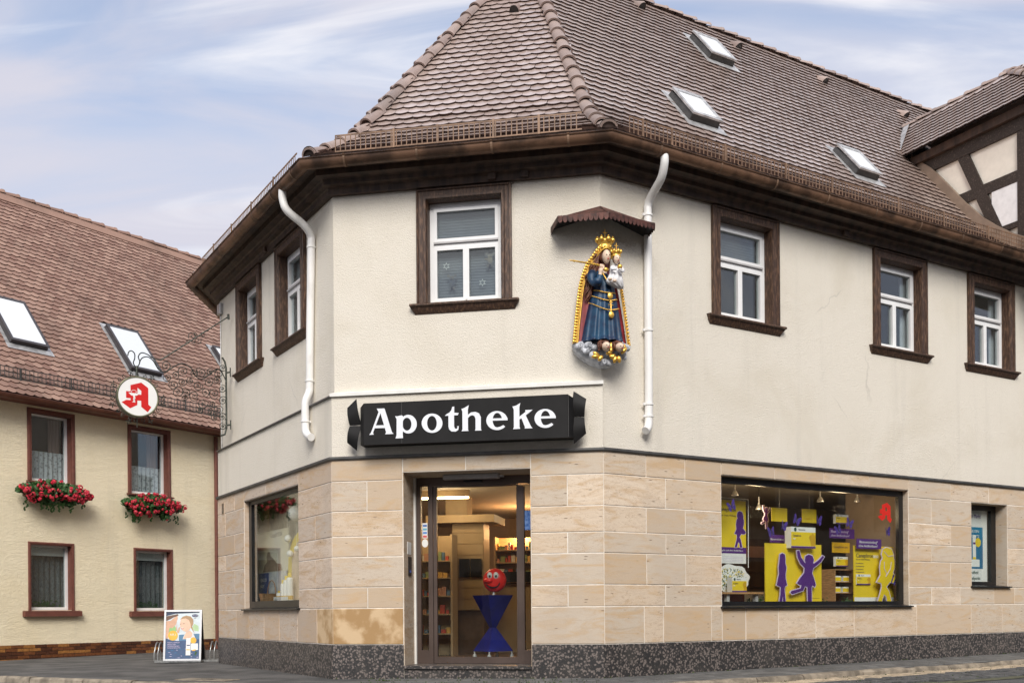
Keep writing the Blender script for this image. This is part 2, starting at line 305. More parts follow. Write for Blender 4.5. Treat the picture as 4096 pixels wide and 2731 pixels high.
m['kerb'] = simple('sandstone_kerb', (.25, .21, .16), .9, var=.4, scale=6, bmp=.5, bscale=60, piece=.15); m['slab'] = simple('grey_paving_slab', (.115, .113, .108), .9, var=.25, scale=5, bmp=.4, bscale=120, piece=.18)
m['sett'] = simple('pale_sandstone_sett', (.42, .34, .24), .85, var=.3, scale=12, bmp=.4, bscale=60, piece=.25); m['settd'] = simple('dark_basalt_sett', (.085, .085, .085), .8, var=.3, scale=10, bmp=.4, bscale=60, piece=.25)
m['moss'] = simple('moss_and_grass', (.05, .075, .018), .95, var=.4, scale=30); m['joint'] = simple('sandy_joint', (.10, .10, .06), .95, var=.4, scale=14)
m['ycasing'] = simple('red_brown_casing', (.155, .052, .036), .6, var=.15, scale=10, bmp=.1); m['brick'] = simple('glazed_plinth_brick', (.13, .042, .016), .4, var=.2, scale=20, piece=.0)
m['leaf'] = simple('geranium_leaf', (.035, .095, .022), .55, var=.4, scale=40); m['petal'] = simple('red_geranium_petal', (.50, .012, .035), .55, var=.4, scale=50, c2=(.78, .045, .085), piece=.25)
m['lace'] = simple('white_lace', (.72, .72, .74), .9, var=.05); m['curtain'] = simple('dusty_pink_curtain', (.38, .25, .22), .9, var=.15, scale=20, stretch=(8, 8, .3)); m['darkroom'] = simple('dark_room', (.02, .02, .022), .9)
m['alu'] = simple('brushed_aluminium', (.72, .73, .74), .35, .6, var=.05); m['steel'] = simple('galvanised_steel', (.42, .43, .43), .38, .8, var=.2, scale=20)
m['blind'] = simple('grey_roller_shutter', (.22, .23, .25), .6, var=.06)
# ------------------------------------------------------------------ plan of the place
C0 = Vector((-5.0455, 17.8174)); C1 = Vector((-2.3077, 13.3232)); C2 = Vector((1.1336, 12.6848)); C3 = Vector((8.5657, 17.2699))
class Wall:
    def __init__(s, A, B):
        s.A = A; s.t = (B-A).normalized(); s.n = Vector((s.t.y, -s.t.x)); s.len = (B-A).length
        s.M = Matrix(((s.t.x, -s.n.x, 0, A.x), (s.t.y, -s.n.y, 0, A.y), (0, 0, 1, 0), (0, 0, 0, 1)))   # x along, y inward, z up
    def P(s, u, o=0.0, z=0.0): q = s.A+s.t*u+s.n*o; return Vector((q.x, q.y, z))
CB = C0+Vector((0.0, 5.0)); C4 = C2+(C3-C2).normalized()*15.0
WB, WL, WF, WR = Wall(CB, C0), Wall(C0, C1), Wall(C1, C2), Wall(C2, C4)
WALLS = [WB, WL, WF, WR]
def cpt(i, o):
    if i == 0: return WB.A+WB.n*o
    if i == 4: return C4+WR.n*o
    a, b = WALLS[i-1], WALLS[i]; k1 = a.n.dot(b.A)+o; k2 = b.n.dot(b.A)+o; d = a.n.x*b.n.y-a.n.y*b.n.x
    return Vector(((k1*b.n.y-k2*a.n.y)/d, (a.n.x*k2-b.n.x*k1)/d))
def gz(x, y): return .0072*(x-1.13)+.004*(y-12.68)

# ------------------------------------------------------------------ ground, pavement, kerb, road
b = MB(); N = 24
xs = [-300, -120, -60, -30]+[-20+2.5*i for i in range(17)]+[30, 60, 120, 300]; ys = [-300, -120, -60, -20]+[-10+2.5*i for i in range(17)]+[40, 60, 120, 300]
def gcl(x, y): return gz(max(-15, min(15, x)), max(-5, min(30, y)))
b.add([(x, y, gcl(x, y)-.082) for y in ys for x in xs], [(j*len(xs)+i, j*len(xs)+i+1, (j+1)*len(xs)+i+1, (j+1)*len(xs)+i) for j in range(len(ys)-1) for i in range(len(xs)-1)])
road = tag(b.build('road', m['road']), 'dark grey street surface in front of the corner building', kind='structure')
off = 1.14
kpts = [Vector(p) for p in ((-30, 26.5), (-18, 20.5), (-12, 17.45), (-7.4, 14.98), (-5.42, 13.8), (-4.17, 13.16), (-2.82, 12.55), (-1.7, 12.02), (-.8, 11.62), (.0, 11.42), (.8, 11.42), (1.4, 11.56))]
kpts += [Vector(WR.P(u, off)[:2]) for u in (1.1, 3, 5, 7, 9, 12, 15, 20)]
pav = [(p.x, p.y) for p in kpts]+[(40, 24), (40, 70), (-60, 70), (-60, 40)]
# pavement as strips from the kerb to far behind the buildings
b = MB(); n = len(kpts); far = [(-60, 45), (-50, 60), (-30, 60), (-20, 60), (-14, 60), (-10, 60), (-8, 60), (-6, 60), (-4, 60), (-2, 60), (0, 60), (2, 60)]+[(6+4*i, 60) for i in range(8)]
rows = []
for k in range(9):
    f = (k/8)**2.2; rows.append([Vector((p.x+(q[0]-p.x)*f, p.y+(q[1]-p.y)*f)) for p, q in zip(kpts, far)])
b.add([(q.x, q.y, gcl(q.x, q.y)) for r in rows for q in r], [(k*n+i, k*n+i+1, (k+1)*n+i+1, (k+1)*n+i) for k in range(8) for i in range(n-1)])
pavement = tag(b.build('pavement', m['asphalt']), 'grey asphalt pavement around the corner building', kind='structure')
# kerb stones, one by one
kerb = link('kerb', None); tag(kerb, 'worn sandstone kerb along the pavement edge', kind='structure')
def kerb_run(path, seg_len, w=.13):
    L = [0]
    for p, q in zip(path, path[1:]): L.append(L[-1]+(q-p).length)
    def at(s):
        for i in range(len(path)-1):
            if s <= L[i+1] or i == len(path)-2:
                f = (s-L[i])/(L[i+1]-L[i]); return path[i]+(path[i+1]-path[i])*f
    s = 0
    while s < L[-1]-.05:
        l = min(seg_len*R0.uniform(.75, 1.25), L[-1]-s); a, c = at(s+.008), at(s+l-.008); d = (c-a); ln = d.length; d.normalize(); nn = Vector((d.y, -d.x))  # nn towards the road
        mid = (a+c)/2; z = gcl(mid.x, mid.y); h = R0.uniform(-.006, .006); sl = (gcl(c.x, c.y)-gcl(a.x, a.y))
        q = MB(); K = max(3, int(ln/.16)); rings = []
        for k in range(K+1):
            x = -ln/2+ln*k/K; j = lambda s_: R0.uniform(-s_, s_); zz_ = sl*(k/K-.5)+h
            o1 = w/2+j(.009)
            rings.append([(x, -w/2, zz_-.14), (x, -w/2, zz_+.004+j(.003)), (x, o1-.025, zz_+.004+j(.006)), (x, o1, zz_-.022+j(.007)), (x, o1+.006, zz_-.14)])
        q.loft(rings)
        M_ = Matrix(((d.x, nn.x, 0, mid.x), (d.y, nn.y, 0, mid.y), (0, 0, 1, z), (0, 0, 0, 1)))
        q.f = [f[::-1] for f in q.f] if d.x*nn.y-d.y*nn.x < 0 else q.f
        q.build('kerb_stone', m['kerb'], kerb, M_, 40); s += l
kerb_run([p+Vector((0, 0)) for p in kpts[2:-1]], 1.0)
# paving slabs along the front and right wall
for w_, u0, u1 in ((WR, -.25, 10.4), (WF, .75, 3.6)):
    for k in range(3):
        u = u0+.17*(k % 2)
        while u < u1:
            o = .03+.345*k; P = w_.P(u+.165, o+.165); l = .325
            if w_ is WF and u+l > 3.5-.10*k: break
            q = MB(); q.cbox(-l/2, l/2, -.0, .05, -.165, .165, .008)   # front becomes up
            d = w_.t; M_ = Matrix(((d.x, 0, w_.n.x, P.x), (d.y, 0, w_.n.y, P.y), (0, -1, 0, gz(P.x, P.y)+.009+R0.uniform(-.002, .003)), (0, 0, 0, 1)))
            M_ = M_ @ Matrix.Rotation(R0.uniform(-.012, .012), 4, 'X') @ Matrix.Rotation(R0.uniform(-.008, .008), 4, 'Z')
            q.f = [f[::-1] for f in q.f]
            q.build('paving_slab', m['slab'], pavement, M_); u += .335
# setts: three pale rows along the kerb, dark ones further out
pm = {}
for mk in ('sett', 'settd'):
    pm[mk] = []
    for v_ in range(5):
        q = MB(); j = lambda: R0.uniform(-.012, .012)
        top = [(-.075+j(), -.055+j(), .03+j()*.3), (.075+j(), -.055+j(), .03+j()*.3), (.075+j(), .055+j(), .03+j()*.3), (-.075+j(), .055+j(), .03+j()*.3)]
        q.add([(x*1.12, y*1.12, -.05) for x, y, z in top]+[(x*1.12, y*1.12, .016) for x, y, z in top]+top, [(0, 1, 5, 4), (1, 2, 6, 5), (2, 3, 7, 6), (3, 0, 4, 7), (4, 5, 9, 8), (5, 6, 10, 9), (6, 7, 11, 10), (7, 4, 8, 11), (8, 9, 10, 11)])
        pm[mk].append(q.mesh('sett', m[mk], 30))
b = MB(); b.add([tuple(WR.P(u, o, gz(*WR.P(u, o)[:2])-.075)) for o in (1.2, 2.6) for u in (.4, 5, 10, 14)], [(0, 1, 5, 4), (1, 2, 6, 5), (2, 3, 7, 6)])
b.build('joint_bed', m['joint'], road)
for k in range(9):
    mk = 'sett' if k < 3 else 'settd'; st = .185 if k < 3 else .175; u = R0.uniform(.7, .85)+max(0, k-3)*.5; cnt = 0
    while u < (8.8 if k < 3 else 8.4):
        o = 1.285+.128*k; P = WR.P(u, o+R0.uniform(-.01, .01)); zz_ = gz(P.x, P.y)-.082
        M_ = T(P.x, P.y, zz_+R0.uniform(-.008, .006)) @ WR.M.to_3x3().to_4x4() @ RZ(R0.uniform(-.07, .07)) @ Matrix.Rotation(R0.uniform(-.05, .05), 4, 'X') @ Matrix.Diagonal((R0.uniform(.92, 1.08), 1, 1, 1))
        link('sett', pm[mk][R0.randrange(5)], road, M_); u += st
# moss tufts in the joints along wall and kerb
b = MB()
for i in range(1500):
    if i % 5 == 0:  P = WF.P(R0.uniform(-.1, 3.5), abs(R0.gauss(0, .02))+.01) if R0.random() < .3 else WR.P(R0.uniform(0, 9), .012)
    elif i % 5 == 1: P = WR.P(R0.uniform(.2, 9), 1.225+R0.gauss(0, .02))
    elif i % 5 in (2, 3): P = WR.P(R0.uniform(2, 8.5), 1.6+R0.uniform(-.25, .75))
    else: P = WF.P(R0.uniform(.6, 3.5), R0.choice((.37, .71))+R0.gauss(0, .012))
    if R0.random() > .5+.5*math.sin(P.x*5.1)*math.sin(P.x*1.7+1): continue
    z = gz(P.x, P.y)+(.004 if i % 5 in (0, 4) else -.066); h = R0.uniform(.008, .026); a = R0.uniform(0, 6.3); r = R0.uniform(.006, .02)
    b.add([(P.x+r*math.cos(a), P.y+r*math.sin(a), z), (P.x-r*math.cos(a), P.y-r*math.sin(a), z), (P.x+R0.uniform(-.01, .01), P.y+R0.uniform(-.01, .01), z+h)], [(0, 1, 2)])
tag(b.build('moss', m['moss']), 'small tufts of moss and grass in the paving joints', 'moss', kind='stuff')
# drain slab let into the pavement by the left kerb
tg = thing('drain_slab', 'pale stone drain slab with slots set in the pavement by the left kerb', 'drain cover', T(-3.98, 13.52, gz(-3.98, 13.52)) @ RZ(-.45))
q = MB(); q.slab([(-.42, -.15), (.42, -.15), (.42, .15), (-.42, .15)], -.03, .012); q.build('slab', m['kerb'], tg, WM[tg.name])
q = MB()
for i in range(9): q.box(-.14+.033*i, -.122+.033*i, -.06, .06, .008, .0135)
q.build('drain_slots', m['black'], tg, WM[tg.name])
# ------------------------------------------------------------------ corner building: shell
PH = thing('pharmacy_building', 'cream plastered corner building with brown tiled roof and sandstone shop front', 'building', T(C2.x, C2.y, 0))
def holes(w_, u0, u1, z0, z1, ops, y, depth):
    us = sorted({u0, u1, *[x for o in ops for x in o[:2]]}); zs = sorted({z0, z1, *[x for o in ops for x in o[2:4]]}); q = MB()
    us = [x for x in us if u0 <= x <= u1]; zs = [x for x in zs if z0 <= x <= z1]
    for a, c in zip(us, us[1:]):
        for d, e in zip(zs, zs[1:]):
            mu, mz = (a+c)/2, (d+e)/2
            if any(o[0] < mu < o[1] and o[2] < mz < o[3] for o in ops): continue
            q.add([(a, y, d), (c, y, d), (c, y, e), (a, y, e)], [(0, 1, 2, 3)])
    for a, c, d, e in ops:
        q.add([(a, y, d), (a, y, e), (c, y, e), (c, y, d), (a, y+depth, d), (a, y+depth, e), (c, y+depth, e), (c, y+depth, d)], [(0, 4, 5, 1), (1, 5, 6, 2), (2, 6, 7, 3), (3, 7, 4, 0)])
    return q
def uof(w_, p): return (p-w_.A).dot(w_.t)
UPW = {'L': (1.69, 3.645), 'F': (1.759,), 'R': (2.45, 5.64, 7.90, 10.4, 12.9)}     # centres of upper windows
WN = {'B': WB, 'L': WL, 'F': WF, 'R': WR}
upper = link('upper_wall', None, PH, WM[PH.name])
for i, k in enumerate('BLFR'):
    w_ = WN[k]; ops = [(c-.50, c+.50, 4.735, 6.04) for c in UPW.get(k, ())]
    q = holes(w_, uof(w_, cpt(i, -.06)), uof(w_, cpt(i+1, -.06)), 2.78, 6.45, ops, .06, .3); q.build('plaster_face', m['plaster'], upper, w_.M)
# thicker plaster band under the white ledge (left and front faces)
def sweep(prof, i0, i1, close=False):
    return MB().loft([[(*cpt(i, o), z) for o, z in prof] for i in range(i0, i1+1)], caps=close, closed=close)
q = sweep([(-.06, 3.60), (-.012, 3.60), (-.012, 2.80)], 1, 3); q.f = [f[::-1] for f in q.f]; q.build('plaster_band', m['plaster'], upper)
q = MB(); A_, B_ = uof(WF, cpt(2, -.012)), uof(WF, cpt(3, -.06))
q = sweep([(-.07, 3.598), (.016, 3.598), (.016, 3.618), (-.07, 3.655)], 1, 2, True); q.f = [f[::-1] for f in q.f]; q.build('ledge', m['flash'], upper)
q = sweep([(-.07, 3.600), (.022, 3.600), (.022, 3.640), (-.07, 3.668)], 2, 3, True); q.f = [f[::-1] for f in q.f]; q.build('ledge', m['whitepaint'], upper)
q = sweep([(-.10, 2.785), (.025, 2.785), (.032, 2.800), (.030, 2.825), (-.10, 2.842)], 0, 4, True); q.f = [f[::-1] for f in q.f]; q.build('string_flashing', m['flash'], PH)

# ------------------------------------------------------------------ sandstone cladding
ZR = [2.80, 2.507, 2.122, 1.80, 1.54, 1.152, .885, .42]
OPEN = {'L': [(1.50, 4.01, .885, 2.61)], 'F': [(.949, 2.594, -.2, 2.603)], 'R': [(1.935, 5.74, .86, 2.61), (7.28, 8.235, 1.165, 2.507)]}
clad = link('stone_wall', None, PH, WM[PH.name])
for i, k in ((1, 'L'), (2, 'F'), (3, 'R')):
    w_ = WN[k]; holes(w_, uof(w_, cpt(i, -.007)), uof(w_, cpt(i+1, -.007)), -.2, 2.79, OPEN[k], .007, .03).build('mortar_joints', m['mortar'], clad, w_.M)
holes(WB, 0, 5, -.2, 2.79, [], .007, .0).build('mortar_joints', m['stone_l'], clad, WB.M)
def row(w_, r, us, mat='stone', top=None, bot=None):
    zt, zb = (top or ZR[r]), (bot or ZR[r+1])
    for a, c in zip(us, us[1:]):
        g = .0062; pr = R0.uniform(-.003, .003)
        MB().cbox(a+g, c-g, pr, .07, zb+g, zt-g, .004).build('stone_block', m[mat], clad, w_.M)
for r, us in enumerate(([0, .946], [0, .473, .946], [0, .946], [0, .473, .946], [0, .946], [0, .473, .946])): row(WF, r, us)
row(WF, 6, [0, .946], 'orange')
for r, us in enumerate(([2.594, 3.5], [2.594, 3.05, 3.5], [2.594, 3.5], [2.594, 3.05, 3.5], [2.594, 3.5], [2.594, 3.05, 3.5], [2.594, 3.5])): row(WF, r, us)
row(WF, 0, [.949, 1.768, 2.594], bot=2.603)
for r, us in enumerate(([0, .666, 1.308, 1.935], [0, .982, 1.935], [0, .666, 1.308, 1.935], [0, .982, 1.935], [0, .666, 1.308, 1.935], [0, .972, 1.935])): row(WR, r, us)
row(WR, 6, [0, .622, .934, 1.742]); row(WR, 6, [1.742, 1.935]); row(WR, 6, [1.935, 2.362, 2.974, 3.71, 4.508, 5.912], top=.855)
row(WR, 0, [1.935, 2.92, 3.895, 4.858, 5.74], bot=2.61)
row(WR, 0, [5.74, 6.76, 7.737, 8.75, 9.7, 10.8, 12.2, 13.6, 15]); row(WR, 1, [5.74, 6.28, 7.28]); row(WR, 2, [5.74, 6.755, 7.28]); row(WR, 3, [5.74, 6.275, 7.28]); row(WR, 4, [5.74, 6.745, 7.28])
row(WR, 5, [5.74, 6.276, 6.98, 7.857, 8.415, 9.3, 10.6, 12, 13.5, 15]); row(WR, 6, [5.912, 7.256, 8.074, 9.05, 10.2, 11.6, 13.2, 15])
for r, us in ((1, [8.235, 9.2, 10.4, 12, 13.4, 15]), (2, [8.235, 8.9, 9.9, 11.2, 13, 15]), (3, [8.235, 9.3, 10.5, 12, 13.4, 15]), (4, [8.235, 8.9, 10, 11.4, 13, 15])): row(WR, r, us)
E_ = 5.2625
for r, us in enumerate(([0, .985, 1.5], [0, .459, 1.5], [0, .985, 1.5], [0, .459, 1.5], [0, .985, 1.5], [0, .459, 1.5])): row(WL, r, us, 'stone_l')
for r, us in enumerate(([4.01, E_], [4.01, E_], [4.01, 4.672, E_], [4.01, E_], [4.01, 4.672, E_], [4.01, E_])): row(WL, r, us, 'stone_l')
row(WL, 0, [1.5, 2.6, 4.01], 'stone_l', bot=2.61); row(WL, 6, [0, 1.046, 1.726, 2.483, 3.176, 3.95, 4.70], 'stone_l', top=.883); row(WL, 6, [4.70, E_], 'orange')
# granite base slabs
base = link('granite_base', None, PH, WM[PH.name])
for w_, us in ((WL, [0, 1.3, 2.6, 3.9, E_]), (WF, [0, .949]), (WF, [2.594, 3.5]), (WR, [0, 1.2, 2.4, 3.6, 4.8, 6, 7.2, 8.4, 9.6, 11, 12.4, 13.8, 15])):
    for a, c in zip(us, us[1:]): MB().cbox(a+.002, c-.002, -.006, .07, -.15, .417, .004).build('granite_slab', m['granite'], base, w_.M)
# little air vent near the left end
q = MB(); q.box(.27, .41, -.006, .02, 2.50, 2.70); q.build('air_vent', m['stone_l'], PH, WL.M)
q = MB()
for j in range(8): q.box(.285, .395, -.010, -.004, 2.515+.022*j, 2.525+.022*j)
q.build('vent_slot', m['black'], PH, WL.M)

# ------------------------------------------------------------------ shop windows
def ring(q, u0, u1, z0, z1, wl_, wr_, wb, wt_, y0, y1):
    q.box(u0, u0+wl_, y0, y1, z0, z1); q.box(u1-wr_, u1, y0, y1, z0, z1); q.box(u0+wl_, u1-wr_, y0, y1, z0, z0+wb); q.box(u0+wl_, u1-wr_, y0, y1, z1-wt_, z1); return q
def shop_window(w_, u0, u1, z0, z1, d, fr, mat, label):
    win = link('shop_window', None, PH, w_.M @ T((u0+u1)/2, 0, z0)); tag(win, label)
    q = MB(); y1 = d+.12
    q.box(u0-.02, u0+.003, .012, y1, z0, z1); q.box(u1-.003, u1+.02, .012, y1, z0, z1); q.box(u0+.004, u1-.004, .012, y1, z1-.003, z1+.02); q.build('reveal', m[mat], win, w_.M)
    ring(MB(), u0+.004, u1-.004, z0+.03, z1-.004, *fr, d, d+.06).build('frame', m['black'], win, w_.M)
    MB().box(u0+fr[0]-.005, u1-fr[1]+.005, d+.025, d+.031, z0+.025+fr[2], z1-fr[3]).build('pane', m['shopglass'], win, w_.M)
    q = MB(); q.add([(u0-.03, -.05, z0-.012), (u1+.04, -.05, z0-.012), (u1+.04, -.05, z0+.006), (u0-.03, -.05, z0+.006), (u0-.03, y1, z0-.012), (u1+.04, y1, z0-.012), (u1+.04, y1, z0+.05), (u0-.03, y1, z0+.05)], [(0, 1, 2, 3), (3, 2, 6, 7), (1, 5, 6, 2), (4, 0, 3, 7), (4, 5, 1, 0)])
    q.build('sill', m['black'], win, w_.M)
    return win
shop_window(WR, 1.935, 5.74, .86, 2.61, .10, (.07, .10, .05, .085), 'stone', 'wide black framed display window in the right wall')
shop_window(WR, 7.28, 8.235, 1.165, 2.507, .21, (.06, .13, .06, .08), 'stone', 'narrow black framed window in the right wall')
shop_window(WL, 1.50, 4.01, .885, 2.61, .08, (.13, .10, .10, .06), 'stone_l', 'black framed display window in the left wall')

# ------------------------------------------------------------------ entrance
DR = link('entrance', None, PH, WF.M @ T(1.77, .5, .15))
MB().box(.925, .955, .012, .62, .15, 2.606).build('jamb', m['stone'], DR, WF.M); MB().box(2.588, 2.618, .012, .62, .15, 2.606).build('jamb', m['stone'], DR, WF.M)
MB().box(.956, 2.587, .012, .62, 2.598, 2.62).build('soffit', m['stone'], DR, WF.M)
q = MB(); q.box(.951, 2.592, -.02, .75, .115, .152); q.build('door_step', m['granite'], DR, WF.M)
MB().box(.953, 2.590, .012, .2, -.15, .112).build('step_riser', m['granite'], DR, WF.M)
MB().box(.957, .985, .46, .60, .152, 2.59).build('white_seal', m['whitepaint'], DR, WF.M)
q = MB(); ring(q, .986, 2.586, .153, 2.59, .055, .06, .0, .112, .50, .58); q.box(1.145, 1.205, .495, .58, .153, 2.48); q.box(2.342, 2.42, .495, .58, .153, 2.45)
q.box(1.041, 1.145, .50, .58, .153, .33); q.box(2.42, 2.526, .50, .58, .153, .33); q.build('door_frame', m['bronze'], DR, WF.M)
leaf = link('door_leaf', None, DR, WF.M @ T(1.77, .52, .16))
q = MB(); ring(q, 1.208, 2.339, .156, 2.476, .047, .02, .085, .02, .515, .565); q.build('leaf_frame', m['bronze'], leaf, WF.M)
MB().box(1.254, 2.32, .535, .543, .24, 2.457).build('pane', m['shopglass'], leaf, WF.M)
q = MB(); q.box(1.041, 1.145, .54, .546, .33, 2.478); q.build('side_pane', m['shopglass'], DR, WF.M)
q = MB(); q.box(2.42, 2.526, .54, .546, .33, 2.478); q.build('side_pane', m['shopglass'], DR, WF.M)
q = MB(); q.cbox(1.40, 2.13, .28, .40, 2.535, 2.596, .012); q.box(2.13, 2.19, .32, .36, 2.55, 2.575); q.build('door_operator', m['grey'], DR, WF.M)
q = MB(); q.box(1.63, 1.86, .47, .50, 2.515, 2.545); q.lathe([(.02, -.02), (.024, 0), (.014, .03)], 10, (1.86, .48, 2.53)); q.build('door_sensor', m['black'], DR, WF.M)
q = MB(); q.box(.955, .968, .20, .32, 1.30, 1.545); q.build('key_switch', m['black'], DR, WF.M)
q = MB(); q.box(.968, .9715, .235, .285, 1.34, 1.37); q.build('switch_button', simple('blue_button', (.05, .12, .5), .4), DR, WF.M)
q = MB(); q.box(.955, .960, .16, .33, 1.575, 1.735); q.build('notice', m['white'], DR, WF.M)

# ------------------------------------------------------------------ upper windows (one pattern, shared pieces)
def prof_frame(q, w, z0, z1, prof):     # moulded casing: prof = (inset from outer edge, y); open at the bottom
    rings = []
    for ins, y in prof:
        rings.append([(-w/2+ins, y, z0), (-w/2+ins, y, z1-ins), (w/2-ins, y, z1-ins), (w/2-ins, y, z0)])
    n = len(prof); vs_ = [p for r in rings for p in r]; fs = []
    for k in range(n-1):
        for i in range(3): fs.append((k*4+i, k*4+i+1, (k+1)*4+i+1, (k+1)*4+i))
    q.add(vs_, [f[::-1] for f in fs])
q = MB(); prof_frame(q, 1.225, 4.735, 6.17, [(0, .065), (0, .012), (.022, .006), (.03, .022), (.085, .022), (.092, .010), (.125, .010), (.135, .03), (.14, .05), (.14, .20)]); ME_CAS = q.mesh('casing', m['casing'], 30)
q = MB(); a = .473
ring(q, -a, a, 4.735, 6.032, .055, .055, .045, .07, .17, .235)                       # fixed frame
q.box(-a+.055, a-.055, .16, .235, 5.47, 5.535)                                       # transom
ring(q, -a+.055, a-.055, 5.535, 5.962, .04, .04, .045, .04, .155, .225)              # top sash
ring(q, -a+.055, -.004, 4.78, 5.47, .04, .035, .04, .04, .155, .225); ring(q, .004, a-.055, 4.78, 5.47, .035, .04, .04, .04, .155, .225)
q.box(-.02, .02, .148, .156, 4.79, 5.46); ME_FR = q.mesh('frame', m['pvc'], None)
q = MB(); q.box(-a+.055, a-.055, .135, .156, 5.513, 5.535); ME_DRIP = q.mesh('drip_rail', m['grey'], None)
q = MB()
for x0, x1, z0, z1 in ((-a+.09, a-.09, 5.575, 5.925), (-a+.09, -.035, 4.815, 5.435), (.035, a-.09, 4.815, 5.435)): q.box(x0, x1, .19, .205, z0, z1)
ME_PANE = q.mesh('pane', m['glass'], None)
q = MB(); q.loft([[(x, y, z) for y, z in ((.16, 4.735), (-.02, 4.722), (-.03, 4.708), (-.03, 4.698), (.0, 4.69), (.012, 4.655), (.030, 4.625), (.05, 4.605), (.062, 4.598), (.16, 4.598))] for x in (-.62, .62)]); q.f = [f[::-1] for f in q.f]
q.v = [(v[0]*(1.13 if v[2] > 4.68 else 1.045), v[1], v[2]) for v in q.v]; ME_SILL = q.mesh('sill', m['casing'], 30)
def shutter(z0=4.80, z1=5.95, y=.27):
    q = MB(); z = z0; sl = []
    while z < z1: sl += [(y+.006, z), (y, z+.006), (y, z+.030), (y+.006, z+.036)]; z += .036
    q.loft([[(x, yy, zz_) for yy, zz_ in sl] for x in (-.46, .46)], caps=False, closed=False); q.f = [f[::-1] for f in q.f]; return q
wins = []
LBL = {('F', 0): 'front upper window with closed grey blind and paper stickers', ('R', 0): 'right wall upper window nearest the statue', ('L', 1): 'left wall upper window beside the downpipe', ('L', 0): 'left wall upper window nearest the hanging sign'}
for k in 'LFR':
    for i, c in enumerate(UPW[k]):
        M_ = WN[k].M @ T(c, 0.0, 0)
        win = link('upper_window', None, PH, M_ @ T(0, .06, 4.73))
        if (k, i) in LBL: tag(win, LBL[(k, i)])
        for nm, me in (('casing', ME_CAS), ('frame', ME_FR), ('drip_rail', ME_DRIP), ('pane', ME_PANE), ('sill', ME_SILL)): link(nm, me, win, M_ @ (T(0, .0, 0)))
        wins.append((k, i, win, M_))
        if k == 'F': shutter().build('roller_shutter', m['blind'], win, M_)
        elif k == 'R' and i == 0: shutter(5.52, 5.95).build('roller_shutter', m['blind'], win, M_)
        else:
            q = MB(); n = 36
            for x0, x1 in (((-.46, -.12), (.12, .46)) if k == 'L' else ((-.46, -.30), (.32, .46))):
                q.loft([[(x0+(x1-x0)*j/n, .30+.02*math.sin(j*1.3), z) for j in range(n+1)] for z in (4.78, 5.95)], caps=False, closed=False)
            q.build('curtain', m['lace'], win, M_, 60)
        if k == 'F':
            for sx_, sz in ((-.27, 5.245), (.20, 5.005)):
                st = [(sx_+(.05 if j % 2 == 0 else .024)*math.sin(j*math.pi/6), sz+(.05 if j % 2 == 0 else .024)*math.cos(j*math.pi/6)) for j in range(12)]
                q = MB()
                for j in range(12):
                    p0, p1 = Vector(st[j]), Vector(st[(j+1) % 12]); c_ = Vector((sx_, sz)); i0, i1 = c_+(p0-c_)*.66, c_+(p1-c_)*.66
                    q.add([(p0.x, .2085, p0.y), (p1.x, .2085, p1.y), (i1.x, .2085, i1.y), (i0.x, .2085, i0.y)], [(0, 1, 2, 3)])
                q.build('star_sticker', m['whitepaint'], win, M_)
            for sx_, sz, fl in ((-.20, 5.03, 1), (.30, 5.28, -1)):
                q = MB()
                for dx_, dz_, rx, rz in ((0, 0, .035, .05), (0, .06, .032, .03), (-.045, .085, .02, .02), (.045, .085, .02, .02), (-.03, -.065, .02, .02), (.03, -.065, .02, .02), (.05*fl, .02, .025, .012)):
                    q.add([(sx_+dx_+rx*math.cos(t_*math.pi/6), .2086+.0002*abs(dx_), sz+dz_+rz*math.sin(t_*math.pi/6)) for t_ in range(12)], [tuple(range(12))])
                q.build('toy_sticker', simple('slate_sticker', (.10, .115, .15), .7, c2=(.30, .25, .18)), win, M_)

# ------------------------------------------------------------------ cornice, gutter, downpipes
q = sweep([(-.07, 6.185), (.015, 6.185), (.015, 6.255), (.03, 6.27), (.095, 6.285), (.10, 6.335), (.115, 6.35), (.205, 6.365), (.215, 6.43), (.33, 6.44), (.33, 6.50), (-.07, 6.56)], 0, 4, True); q.f = [f[::-1] for f in q.f]; q.build('cornice', m['wood'], PH, None, 25)
for w_, u in ((WF, 2.09), (WF, 2.50), (WL, 2.7), (WR, 4.3)): MB().box(u, u+.10, -.055, -.01, 6.20, 6.275).build('rafter_end', m['wood'], PH, w_.M)
gt = [(.315, 6.50)]+[(.395-.080*math.cos(math.pi*j/12), 6.472-.105*math.sin(math.pi*j/12)) for j in range(13)]+[(.480, 6.484), (.490, 6.476), (.482, 6.464)]
gut = sweep(gt, 0, 4); gut.f = [f[::-1] for f in gut.f]
gutter = gut.build('gutter', m['gutter'], PH, None, 50)
def strap(w_, u):
    q = MB(); pr = [(.395-.086*math.cos(math.pi*j/12), 6.472-.112*math.sin(math.pi*j/12)) for j in range(13)]+[(.488, 6.488), (.47, 6.494)]
    q.loft([[(u+dx_, -o, z) for o, z in pr] for dx_ in (0, .028)], caps=False, closed=False); q.build('gutter_bracket', m['rail'], gutter, w_.M)
for w_, a, c, st in ((WF, .35, 3.4, .93), (WR, .55, 14, .98), (WL, .3, 5.4, .80)):
    u = a
    while u < c: strap(w_, u); u += st
def bez(pts, n=6):
    P = [Vector(p) for p in pts]; out = [P[0]]
    for i in range(len(P)-1):
        p0, p1, p2, p3 = P[max(i-1, 0)], P[i], P[i+1], P[min(i+2, len(P)-1)]
        for k in range(1, n+1):
            t = k/n; out.append(.5*((2*p1)+(p2-p0)*t+(2*p0-5*p1+4*p2-p3)*t*t+(3*p1-p0-3*p2+p3)*t**3))
    return out
